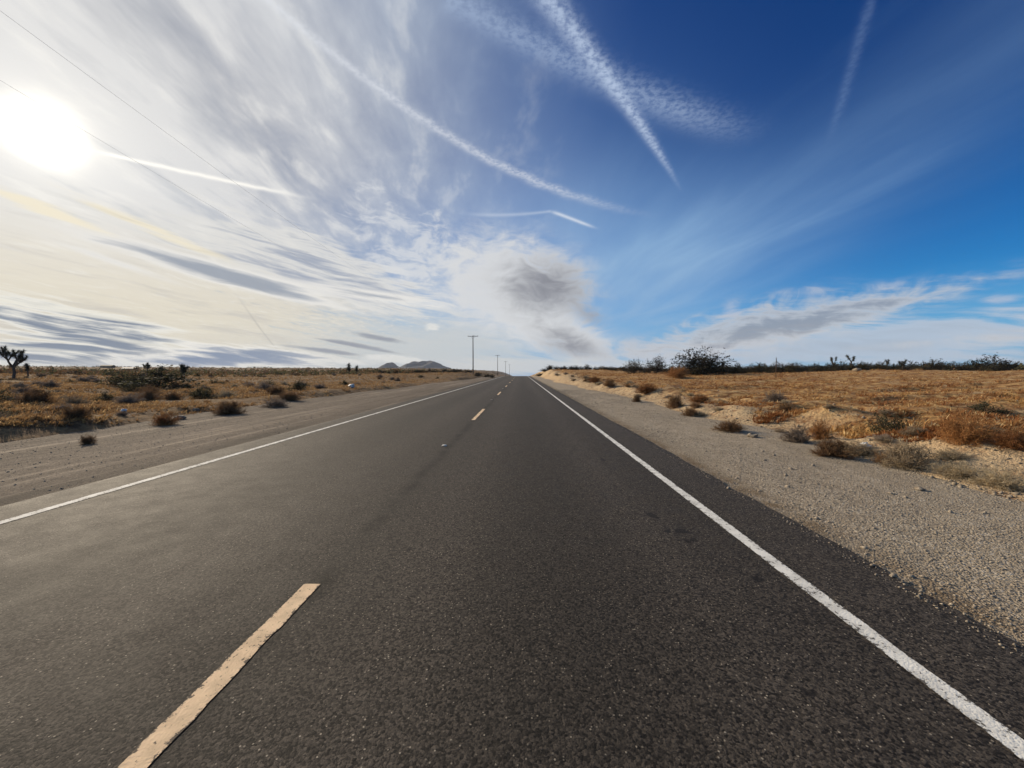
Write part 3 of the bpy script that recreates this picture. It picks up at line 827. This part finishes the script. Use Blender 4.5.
def park(o):                                   # first of a kind: stays in the scene where its first place is
    return o
class Kind:
    """a plant modelled once, then set out as individuals"""
    def __init__(self, proto): self.p, self.used = proto, False
    def put(self, x, y, rz, s, label, cat, group=None, sz=None, sink=0.02):
        o = self.p if not self.used else copy_tree(self.p)
        self.used = True
        o.location = (x, y, float(surf_z(x, y)) - sink)
        o.rotation_euler = (0, 0, rz)
        o.scale = (s, s, sz if sz is not None else s)
        if 'group' in o: del o['group']
        return tag(o, label, cat, group)

def dry(seed, mat, W=1.0, H=0.7, **kw):
    return Kind(twiggy(seed, W, H, **kw).build('dry_shrub', [mat]))
DRY = {
    'tan':   [dry(101, M_TAN, n1=95, n2=11, n3=4, width=1.15), dry(102, M_TAN, n1=85, n2=11, n3=4, width=1.15, upright=0.2)],
    'brown': [dry(103, M_BROWN, n1=95, n2=11, n3=4, width=1.15), dry(104, M_BROWN, n1=95, n2=11, n3=4, width=1.15, upright=0.8)],
    'rust':  [dry(105, M_RUST, n1=95, n2=11, n3=4, width=1.15), dry(106, M_RUST, n1=85, n2=11, n3=4, width=1.15, upright=0.9)],
    'grey':  [dry(107, M_GREY, n1=95, n2=11, n3=4, width=1.15), dry(108, M_GREY, n1=85, n2=11, n3=4, width=1.15, upright=0.3)],
}
def leafy(name, seed, W, H, mleaf, n_leaf, leaf_size, parts=False, **kw):
    if parts:
        root = empty(name, (0, 0, 0))
        L = Geo()
        G = twiggy(seed, W, H, leaf=L, n_leaf=n_leaf, leaf_size=leaf_size, m_leaf=0, **kw)
        G.build('stems', [M_STEM], root); L.build('foliage', [mleaf], root)
        return Kind(root)
    return Kind(twiggy(seed, W, H, n_leaf=n_leaf, leaf_size=leaf_size, **kw).build(name, [M_STEM, mleaf]))
CREO = [leafy('creosote_bush', s, 1.0, 0.8, M_CREO, 1500, 0.055, upright=u, n1=40, n2=6, n3=2, width=1.2) for s, u in ((111, 0.5), (112, 0.9), (113, 0.3), (114, 0.7))]
OLIV = [leafy('olive_shrub', s, 1.0, 0.65, M_OLIVE, 1300, 0.05, upright=u, n1=44, n2=6, n3=2) for s, u in ((115, 0.3), (116, 0.6))]

rg = np.random.default_rng(131)
def turn(): return float(rg.uniform(0, 6.28))
def put_px(kind, px, py, wpx, hpx, label, cat, proto_w=1.0, proto_h=0.7, group=None):
    """stand a plant where its foot is seen, at the size it is seen"""
    x, y = stand(px, py)
    dist = y
    return kind.put(x, y, turn(), wpx * dist / FPX / proto_w, label, cat, group, sz=hpx * dist / FPX / proto_h)

# right verge, from the near end away from the camera
RV = 'dry shrubs along the right verge'
for kind, i, px, py, w, h, lab in [
    ('tan', 0, 905, 467, 52, 27, 'wide pale tan dry shrub sprawling on the edge of the gravel shoulder'),
    ('brown', 0, 888, 464, 24, 15, 'brown tuft of twigs growing into the front of the wide pale shrub'),
    ('rust', 0, 962, 443, 46, 30, 'largest rust red twiggy shrub in the golden field beyond the pale shrub'),
    ('rust', 1, 820, 439, 26, 19, 'rust orange shrub close to the gravel between two low brown ones'),
    ('brown', 1, 832, 456, 42, 18, 'low brown dry shrub touching the gravel in front of the rust orange one'),
    ('grey', 0, 797, 442, 30, 17, 'grey tangle of dead twigs at the foot of the verge'),
    ('brown', 0, 729, 431, 34, 13, 'low spreading brown shrub on the gravel edge well before the grey tangle'),
    ('tan', 1, 1000, 487, 44, 22, 'pale dry shrub at the very edge of the gravel beside a white scrap'),
    ('brown', 1, 675, 408, 22, 14, 'dark brown rounded shrub on the bank beyond the last verge shrubs'),
    ('brown', 0, 690, 416, 18, 11, 'small brown shrub just in front of the dark rounded one on the bank'),
    ('rust', 0, 647, 393, 24, 10, 'flat reddish shrub on the slope below the airy creosotes'),
    ('brown', 1, 637, 402, 11, 7, 'tiny dark shrub alone at the toe of the bank'),
    ('grey', 1, 774, 403, 24, 14, 'greyish brown shrub in the golden field left of the olive one'),
    ('brown', 0, 786, 413, 18, 12, 'dark little shrub with a black shadow in mid field'),
    ('rust', 1, 1012, 448, 40, 20, 'rust shrub cut by the right edge of the picture'),
    ('tan', 0, 958, 476, 48, 15, 'low mat of bleached twigs between the pale shrub and the white scrap'),
    ('rust', 0, 700, 402, 26, 8, 'low reddish mound in the field behind the bank shrubs'),
    ('brown', 1, 610, 386, 16, 7, 'small dark shrub on the bank where the road narrows'),
    ('rust', 1, 595, 382, 16, 6, 'reddish clump farthest up the right bank'),
]:
    put_px(DRY[kind][i], px, py, w * 0.84, h * 0.9, lab, 'shrub', group=RV)
put_px(OLIV[0], 890, 434, 30, 22, 'olive green rounded shrub alone in the golden field', 'shrub', 1.0, 0.65)
put_px(OLIV[1], 984, 413, 34, 12, 'dark flattened shrub far out in the golden field', 'shrub', 1.0, 0.65)
put_px(DRY['rust'][0], 678, 377.5, 22, 10, 'ochre dome shaped shrub in front of the big dark creosote', 'shrub', group=RV)
for px, h, lab in ((688, 8, 'pale grey dead shrub left of its twin at the big creosote'), (697, 6, 'lower pale grey dead shrub against the big creosote')):
    put_px(DRY['grey'][1], px, 374, 15, h, lab, 'shrub')
GV = 'small dead shrubs scattered along the right verge'
vl = {'tan': 'small bleached dead shrub on the sandy foot of the right bank', 'brown': 'small brown dead shrub on the sandy foot of the right bank', 'grey': 'small grey dead shrub on the sandy foot of the right bank'}
for i in range(60):
    y = math.exp(rg.uniform(math.log(5.0), math.log(75))); x = 6.5 + 4.5 * rg.random() ** 1.4
    kd = ('tan', 'brown', 'grey', 'tan', 'tan')[i % 5]
    s = rg.uniform(0.15, 0.48) * (1 + y / 90)
    DRY[kd][i % 2].put(x, y, turn(), s * 1.3, vl[kd], 'shrub', GV, sz=s * 0.75)
BIG = leafy('creosote_bush', 121, 1.0, 0.8, M_CREO, 5200, 0.040, parts=True, upright=0.35, n1=80, n2=8, n3=2, width=0.7)
AIRY = leafy('creosote_bush', 122, 1.0, 0.8, M_CREO, 1500, 0.036, parts=True, upright=0.55, n1=44, n2=8, n3=3, width=0.8)
put_px(BIG, 699, 374, 52, 22, 'biggest dark creosote bush standing on the skyline right of the road', 'creosote bush', 1.0, 0.8)
put_px(AIRY, 655, 373.5, 30, 18, 'airy creosote bush next to the ochre dome shrub', 'creosote bush', 1.0, 0.8)
put_px(AIRY, 632, 373.5, 26, 15, 'thin see-through creosote bush left of a taller airy one', 'creosote bush', 1.0, 0.8)

# dark row of creosote along the right skyline
GR = 'creosote bushes in the skyline row on the right'
for i in range(104):
    px = 712 + 330 * (i + rg.uniform(-0.5, 0.5)) / 104
    dep = rg.uniform(60, 84)
    x, y = at_depth(px, dep)
    h = rg.uniform(6.5, 10.5) * dep / FPX
    CREO[i % 4].put(x, y, turn(), rg.uniform(10, 20) * dep / FPX, 'dark creosote bush merged into the row along the right skyline', 'creosote bush', GR, sz=h / 0.8)
for px, w, h, lab in ((990, 28, 16, 'tall ragged creosote bush rising above the right end of the skyline row'), (935, 24, 12, 'creosote bush bulging above the skyline row beside two little joshua trees'), (1012, 26, 10, 'dense dark creosote at the right edge of the picture')):
    x, y = at_depth(px, 66)
    CREO[1].put(x, y, turn(), w * 66 / FPX, lab, 'creosote bush', None, sz=h * 66 / FPX / 0.8)
GB = 'low dark shrubs along the crest of the right bank'
for i in range(46):
    px = 541 + 172 * (i + rg.uniform(-0.5, 0.5)) / 46
    dep = 118 - 0.26 * (px - 541) + rg.uniform(-6, 8)
    x, y = at_depth(px, dep)
    CREO[(i + 1) % 4].put(x, y, turn(), rg.uniform(6, 13) * dep / FPX, 'low dark shrub on the crest of the right bank', 'shrub', GB, sz=rg.uniform(2.6, 5.0) * dep / FPX / 0.8)

# left side: named ones first
for kind, i, px, py, w, h, lab in [
    ('brown', 1, 229, 414, 34, 15, 'dark dense shrub sitting on the edge of the left dirt shoulder'),
    ('grey', 1, 275, 407, 28, 11, 'brown grey shrub at the dirt edge just past the dark dense one'),
    ('brown', 0, 88, 444, 14, 13, 'little dark shrub alone on the left dirt shoulder'),
    ('rust', 0, 165, 425, 26, 14, 'reddish brown shrub at the border of dirt and scrub'),
    ('tan', 0, 226, 398, 24, 9, 'straw coloured mound behind the dark dense shrub'),
    ('tan', 1, 75, 406, 24, 13, 'tall bleached shrub in the left field'),
    ('brown', 1, 150, 399, 30, 15, 'dark brown shrub in the field behind the white bag'),
    ('brown', 0, 290, 399, 26, 10, 'dark low shrub beside the dirt past the brown grey one'),
]:
    put_px(DRY[kind][i], px, py, w * 0.85, h * 0.85, lab, 'shrub')
put_px(OLIV[1], 160, 388, 74, 20, 'broad olive shrub mass under the joshua tree on the left', 'shrub', 1.0, 0.65)
put_px(OLIV[0], 128, 386, 40, 17, 'olive shrub overlapping the left end of the broad olive mass', 'shrub', 1.0, 0.65)
GLF = ['grey dry shrub among the scrub of the left field', 'brown dry shrub among the scrub of the left field', 'pale dry shrub among the scrub of the left field', 'olive leaved shrub among the scrub of the left field']
kk = [('grey', 0), ('brown', 1), ('tan', 2)]
placed = 0
while placed < 170:
    y = math.exp(rg.uniform(math.log(7.5), math.log(150))); x = -(12.6 + 1.45 * y * rg.random())
    if x < -1.45 * y - 4: continue
    near_road = x > -16
    if near_road and rg.random() < 0.65: continue
    s = rg.uniform(0.4, 1.1) * (0.6 if y < 16 else 1.0)
    u = rg.random()
    if u < 0.34: DRY['grey'][placed % 2].put(x, y, turn(), s * 1.25, GLF[0], 'shrub', 'grey shrubs of the left field', sz=s * 0.85)
    elif u < 0.52: DRY['brown'][placed % 2].put(x, y, turn(), s, GLF[1], 'shrub', 'brown shrubs of the left field', sz=s * 0.9)
    elif u < 0.66: DRY['tan'][placed % 2].put(x, y, turn(), s, GLF[2], 'shrub', 'pale shrubs of the left field', sz=s * 0.8)
    else: OLIV[placed % 2].put(x, y, turn(), s * 1.5, GLF[3], 'shrub', 'olive shrubs of the left field', sz=s * 1.15)
    placed += 1
# knoll beside the pole
for i in range(26):
    px = 380 + 118 * (i + rg.uniform(-0.4, 0.4)) / 26
    dep = rg.uniform(92, 120)
    x, y = at_depth(px, dep)
    CREO[i % 4].put(x, y, turn(), rg.uniform(5, 12) * dep / FPX, 'low dark shrub on the knoll below the nearest utility pole', 'shrub', 'shrubs on the knoll below the pole', sz=rg.uniform(2.0, 3.6) * dep / FPX / 0.8)

# scrub that runs on to the horizon
rs = np.random.default_rng(151)
G = Geo()
nfar = 9500
rr = np.exp(rs.uniform(math.log(95), math.log(1500), nfar)); aa = rs.uniform(-1.15, 1.15, nfar)
fx, fy = rr * np.sin(aa), rr * np.cos(aa)
ok = (np.abs(fx) > 22 + 0.03 * fy)
fx, fy, rr = fx[ok], fy[ok], rr[ok]
fz = ground_z(fx, fy)
w = rs.uniform(0.6, 1.9, len(fx)) * (1 + rr / 800)
nl = 20
c = np.repeat(np.stack([fx, fy, fz], -1), nl, 0); ww = np.repeat(w, nl)
dv = rs.normal(size=(len(c), 3)); dv /= np.linalg.norm(dv, axis=1)[:, None]; dv[:, 2] = np.abs(dv[:, 2])
pos = c + dv * (ww * rs.uniform(0.3, 1.0, len(c)))[:, None] * np.array([0.6, 0.6, 0.55])
G.leaves(pos, 0.26, rs, 0); V, F, M = G.arrays()
sc = np.repeat(ww * 0.9 + 0.1, 4)[:, None]
V = np.repeat(pos, 4, 0) + (V - np.repeat(pos, 4, 0)) * sc * 1.3
mi = np.repeat((rs.random(len(fx)) < 0.5).astype(int), nl)
tag(mesh_np('scrub', V, F, [M_OLIVE, M_BROWN], mat_idx=mi), kind='stuff')

# ------------------------------------------------------------------ joshua trees
def joshua(seed, H, forks, spread, head, first=0.45, depth=2, lean=0.0):
    rg = np.random.default_rng(seed)
    T, Cn = Geo(), Geo()
    tips = []
    def arm(p, d, L, r, k):
        pts = [p]; q = p.copy(); dd = d.copy()
        for i in range(4):
            dd = dd + np.array([0, 0, 0.24]) + rg.normal(0, 0.10, 3); dd /= np.linalg.norm(dd)
            q = q + dd * L / 4; pts.append(q.copy())
        T.tube(pts, np.linspace(r, r * 0.8, 5), 7)
        if k == 0:
            tips.append((q, dd)); return
        n = 2 if rg.random() < 0.75 else 3
        a0 = rg.uniform(0, 6.28)
        for j in range(n):
            a = a0 + j * 6.283 / n + rg.uniform(-0.4, 0.4)
            nd = dd * 0.8 + spread * np.array([math.cos(a), math.sin(a), 0.05])
            arm(q, nd / np.linalg.norm(nd), L * rg.uniform(0.5, 1.15), r * 0.78, k - 1 if rg.random() < 0.75 else max(0, k - 2))
    th = H * first
    top = np.array([lean * H, 0, th])
    T.tube([np.array([0, 0, -0.15]), np.array([0.0, 0, 0.12 * H]), np.array([lean * H * 0.5, 0.02 * H, th * 0.6]), top], [0.058 * H ** 0.8, 0.046 * H ** 0.8, 0.040 * H ** 0.8, 0.038 * H ** 0.8], 9)
    a0 = rg.uniform(0, 6.28)
    for j in range(forks):
        a = a0 + j * 6.283 / forks + rg.uniform(-0.3, 0.3)
        d = np.array([math.cos(a) * spread, math.sin(a) * spread, 0.75])
        arm(top - np.array([0, 0, rg.uniform(0, 0.18) * th if depth else 0]), d / np.linalg.norm(d), (H - th) * (rg.uniform(0.30, 0.50) if depth else rg.uniform(0.6, 0.85)), 0.033 * H ** 0.8, depth)
    for p, d in tips:
        n = 130
        v = rg.normal(size=(n, 3)); v /= np.linalg.norm(v, axis=1)[:, None]
        v = v + d * 0.55; v /= np.linalg.norm(v, axis=1)[:, None]
        base = p[None] - d[None] * head * rg.uniform(0, 2.2, n)[:, None]
        Cn.ribbons(base, base + v * head * rg.uniform(0.7, 1.1, n)[:, None], 0.055 * head / 0.35, 0.008, rg, 0)
    return T, Cn
def joshua_tree(px, dep, hpx, label, seed, forks, spread, headpx, first=0.45, depth=2, lean=0.0, rz=0.0, sink=0.05, group='joshua trees on the plain'):
    x, y = at_depth(px, dep)
    k = dep / FPX
    root = empty('joshua_tree', (x, y, float(ground_z(x, y)) - sink), rz)
    T, Cn = joshua(seed, hpx * k, forks, spread, headpx * k, first, depth, lean)
    T.build('trunk', [M_BARK], root, smooth=True)
    Cn.build('crown', [M_YUCCA], root)
    tag(root, label, 'joshua tree', group)
joshua_tree(13.5, 46, 36, 'large many-armed joshua tree at the left edge of the picture', 201, 5, 0.75, 2.4, 0.42, 2)
joshua_tree(28, 52, 14, 'small joshua tree with a single tuft beside the large one', 202, 2, 0.45, 3.0, 0.62, 0, lean=-0.08)
joshua_tree(184, 62, 17, 'dark three-headed joshua tree above the broad olive shrub', 203, 3, 0.75, 3.2, 0.5, 1)
joshua_tree(147, 80, 15, 'spindly joshua tree with flat branches, leftmost of the thin pair', 204, 3, 1.2, 1.7, 0.6, 1)
joshua_tree(161, 80, 12, 'spindly low joshua tree between the flat branched and the three-headed ones', 205, 3, 1.0, 2.0, 0.5, 1)
joshua_tree(349, 90, 12, 'round headed joshua tree, taller of the pair left of the mountains', 206, 2, 0.4, 3.0, 0.55, 0)
joshua_tree(357, 92, 10, 'slimmer joshua tree of the pair left of the mountains', 207, 2, 0.35, 2.4, 0.55, 0)
joshua_tree(851, 66, 20, 'two-headed joshua tree shaped like a letter Y on the right skyline', 208, 2, 0.65, 2.2, 0.55, 0, rz=0.3)
joshua_tree(833, 74, 18, 'faint thin joshua tree left of the Y shaped one', 209, 3, 0.5, 1.6, 0.5, 0)
joshua_tree(887, 68, 15, 'stubby joshua tree with a single head right of the Y shaped one', 210, 2, 0.3, 1.9, 0.6, 0)
joshua_tree(903, 68, 14.5, 'stubby joshua tree with two low heads in the right skyline row', 211, 3, 0.8, 2.2, 0.5, 0)

# ------------------------------------------------------------------ power line
PX_POLE, SPAN, Y1 = -14.0, 118.0, 112.0
def crossarm_z(y): return 12.0 - 0.004 * max(0.0, y - 112)
def utility_pole(y, label, x=PX_POLE, arm=3.0):
    zb = float(surf_z(x, y)) - 0.3
    zt = crossarm_z(y)
    root = empty('utility_pole', (x, y, zb))
    h = zt - zb
    g = Geo(); g.tube([(0, 0, 0), (0.01, 0, h * 0.5), (0, 0, h + 0.25)], [0.17, 0.145, 0.11], 10); g.build('pole', [M_POLE], root, smooth=True)
    g = Geo(); g.box((0, -0.16, h), (arm, 0.11, 0.14)); ao = g.build('crossarm', [M_POLE], root)
    g = Geo(); g.tube([(-0.75, -0.17, h - 0.05), (0, -0.15, h - 0.75)], 0.022, 5); g.tube([(0.75, -0.17, h - 0.05), (0, -0.15, h - 0.75)], 0.022, 5); g.build('brace', [M_STEEL], root)
    for sx in (-1, 0.25, 1):
        g = Geo(); xx = sx * (arm / 2 - 0.1)
        g.tube([(xx, -0.16, h + 0.07), (xx, -0.16, h + 0.12), (xx, -0.16, h + 0.13), (xx, -0.16, h + 0.2), (xx, -0.16, h + 0.21), (xx, -0.16, h + 0.27)], [0.02, 0.02, 0.07, 0.075, 0.05, 0.035], 8)
        g.build('insulator', [M_GLASS], ao, smooth=True)
    return tag(root, label, 'utility pole', 'utility poles along the left of the road')
pl = ['nearest and tallest looking utility pole with a crossarm on the left knoll', 'second utility pole beyond the tall one, by the road crest', 'third utility pole, fainter, just left of the road crest', 'fourth utility pole, tiny, almost on the road crest']
for k in range(4): utility_pole(Y1 + SPAN * k, pl[k])
lw = ['power line wire on the road side, crossing higher at the upper left', 'middle power line wire between the two outer ones', 'outer power line wire that passes just below the sun']
for sx, lab in zip((1, 0.25, -1), lw):
    if sx == 0.25: continue
    g = Geo()
    x = PX_POLE + sx * 1.4
    yk = [Y1 - SPAN + SPAN * i for i in range(5)]
    pts = []
    for i in range(4):
        za = crossarm_z(yk[i]) + 0.27 if i else 11.4; zb_ = crossarm_z(yk[i + 1]) + 0.27
        for t in np.linspace(0, 1, 41)[(0 if i == 0 else 1):]:
            pts.append((x, yk[i] + SPAN * t - (0.16 if i or t > 0.5 else 0.16), za + (zb_ - za) * t - 4 * 2.6 * t * (1 - t)))
    g.tube(pts, 0.0035, 5)
    tag(g.build('power_line_wire', [M_WIRE], smooth=True), lab, 'power line', 'wires of the power line')

# ------------------------------------------------------------------ small things
mk = ['nearest white raised road marker on the dark seam between the lanes', 'second white raised road marker ahead between two centre dashes', 'third raised road marker, a dot between far dashes', 'fourth raised road marker, barely visible toward the crest']
proto = None
for k in range(4):
    y = 8.15 + PERIOD * k
    if proto is None:
        proto = empty('road_marker', (0, 0, 0))
        g = Geo(); g.box((0, 0, 0.009), (0.105, 0.10, 0.018), taper=0.72); g.build('body', [M_CERAMIC], proto)
        for s in (-1, 1):
            g = Geo(); g.box((0, s * 0.0455, 0.010), (0.07, 0.006, 0.008)); g.build('reflector', [M_REFL], proto)
        o = proto
    else: o = copy_tree(proto)
    o.location = (LINE_C - 0.08, y, float(road_z(y)) + 0.001)
    tag(o, mk[k], 'road marker', 'raised markers on the centre line')

x, y = stand(776, 378)
root = empty('steel_post', (x, y, float(ground_z(x, y)) - 0.1), 0.4)
k = y / FPX
g = Geo(); g.box((0, 0, 10.5 * k), (0.055, 0.014, 21 * k)); g.box((0, 0.026, 10.5 * k), (0.014, 0.038, 21 * k)); g.build('stake', [M_STEEL], root)
g = Geo(); g.box((0, -0.012, 18 * k), (0.09, 0.008, 0.16)); g.build('plate', [M_STEEL], root)
tag(root, 'thin steel post standing alone in the golden field', 'post')

def crumple(name, w, h, mat, seed):
    rg = np.random.default_rng(seed)
    u, v = np.meshgrid(np.linspace(0, 2 * math.pi, 14, endpoint=False), np.linspace(0.0, math.pi, 9), indexing='ij')
    r = 1 + 0.45 * rg.normal(size=u.shape) * np.sin(v)
    V = np.stack([np.cos(u) * np.sin(v) * r * w / 2, np.sin(u) * np.sin(v) * r * w / 2, (np.cos(v) * r * 0.5 + 0.45) * h], -1)
    V[:, 0] = V[0, 0]; V[:, -1] = V[0, -1]
    V[..., 2] = np.maximum(V[..., 2], -0.01)
    nu, nv = u.shape; F = []
    for i in range(nu):
        for j in range(nv - 1):
            F.append((i * nv + j, ((i + 1) % nu) * nv + j, ((i + 1) % nu) * nv + j + 1, i * nv + j + 1))
    return mesh_np(name, V.reshape(-1, 3), F, mat)
for i, (px, py, w, h, lab) in enumerate([(124, 413, 4, 4, 'white plastic bag caught in the scrub of the left field'), (352, 388, 5, 4, 'white plastic bag on the ground left of the road, far up'), (864, 448, 8, 5, 'white scrap lying by the pale tan shrub on the right verge'), (1003, 483, 6, 3.5, 'white scrap at the right edge under a pale shrub')]):
    x, y = stand(px, py); k = y / FPX
    o = crumple('plastic_bag', w * k, h * k, M_PLASTIC, 300 + i)
    o.location = (x, y, float(surf_z(x, y)) + 0.015)
    tag(o, lab, 'plastic bag')
def rock(px, py, w, h, lab, seed):
    rg = np.random.default_rng(seed)
    x, y = stand(px, py); k = y / FPX
    import bmesh
    bm = bmesh.new(); bmesh.ops.create_icosphere(bm, subdivisions=2, radius=1.0)
    for v in bm.verts:
        c = np.array(v.co)
        s = 1 + 0.5 * float(vnoise(c[0] * 1.7 + seed, c[1] * 1.7 + c[2] * 1.3, seed)) + 0.12 * rg.normal() * 0.5
        v.co = (c[0] * s * w * k / 2, c[1] * s * w * k / 2, c[2] * s * h * k / 2 + h * k * 0.3)
    me = bpy.data.meshes.new('rock'); bm.to_mesh(me); bm.free(); me.materials.append(M_ROCK)
    o = bpy.data.objects.new('rock', me); COL.objects.link(o)
    o.location = (x, y, float(surf_z(x, y))); o.rotation_euler = (0, 0, turn())
    tag(o, lab, 'rock', 'pale rocks on the verge')
rock(857, 371, 7, 4, 'pale rock below the Y shaped joshua tree', 401)
rock(180, 419, 10, 5, 'pale rock in the scrub above the left dirt shoulder', 402)
rock(196, 411, 6, 4, 'small pale rock left of the dark dense shrub', 403)
rock(752, 437, 9, 5, 'pale stone at the foot of the right bank', 404)
rock(920, 490, 8, 3.5, 'flat pale stone lying on the gravel shoulder', 405)

def house(px, py, dep, w, h, roofmat, label):
    x, y = at_depth(px, dep); k = dep / FPX
    z = float(ground_z(x, y))
    root = empty('house', (x, y, z - 1.2), 0.3)
    W, H = w * k, max(2.4, h * k)
    g = Geo(); g.box((0, 0, H / 2 - 0.2), (W, W * 0.7, H + 0.4)); g.build('wall', [M_STUCCO], root)
    g = Geo()
    V = [(-W * .55, -W * .42, H), (W * .55, -W * .42, H), (W * .55, W * .42, H), (-W * .55, W * .42, H), (-W * .55, 0, H + W * .13), (W * .55, 0, H + W * .13)]
    g.add(V, [(0, 1, 5, 4), (2, 3, 4, 5)]); g.add(V, [(3, 0, 4), (1, 2, 5)]); g.add(V, [(3, 2, 1, 0)])
    g.build('roof', [roofmat], root)
    g = Geo(); g.box((W * 0.2, -W * 0.36, H * 0.55), (W * 0.16, 0.1, H * 0.35)); g.build('window', [M_GLASS], root)
    g = Geo(); g.box((-W * 0.15, -W * 0.36, H * 0.42), (W * 0.1, 0.1, H * 0.8)); g.build('door', [M_POLE], root)
    tag(root, label, 'house')
house(130, 371, 240, 10, 3, M_ROOFP, 'distant house with a pale roof left of the joshua trees')
house(108, 366, 330, 9, 3, M_ROOFD, 'distant dark roofed house on the left skyline')

# ------------------------------------------------------------------ air
hz = bpy.data.materials.new('haze'); hz.use_nodes = True
t = hz.node_tree; t.nodes.clear()
vo = t.nodes.new('ShaderNodeVolumePrincipled')
vo.inputs['Color'].default_value = (0.80, 0.87, 1.0, 1)
vo.inputs['Density'].default_value = 0.00008
vo.inputs['Anisotropy'].default_value = 0.0
ou = t.nodes.new('ShaderNodeOutputMaterial'); t.links.new(vo.outputs[0], ou.inputs['Volume'])
g = Geo(); g.box((0, 0, 12), (8200, 8200, 156))
hzo = g.build('haze', [hz]); tag(hzo, kind='stuff')
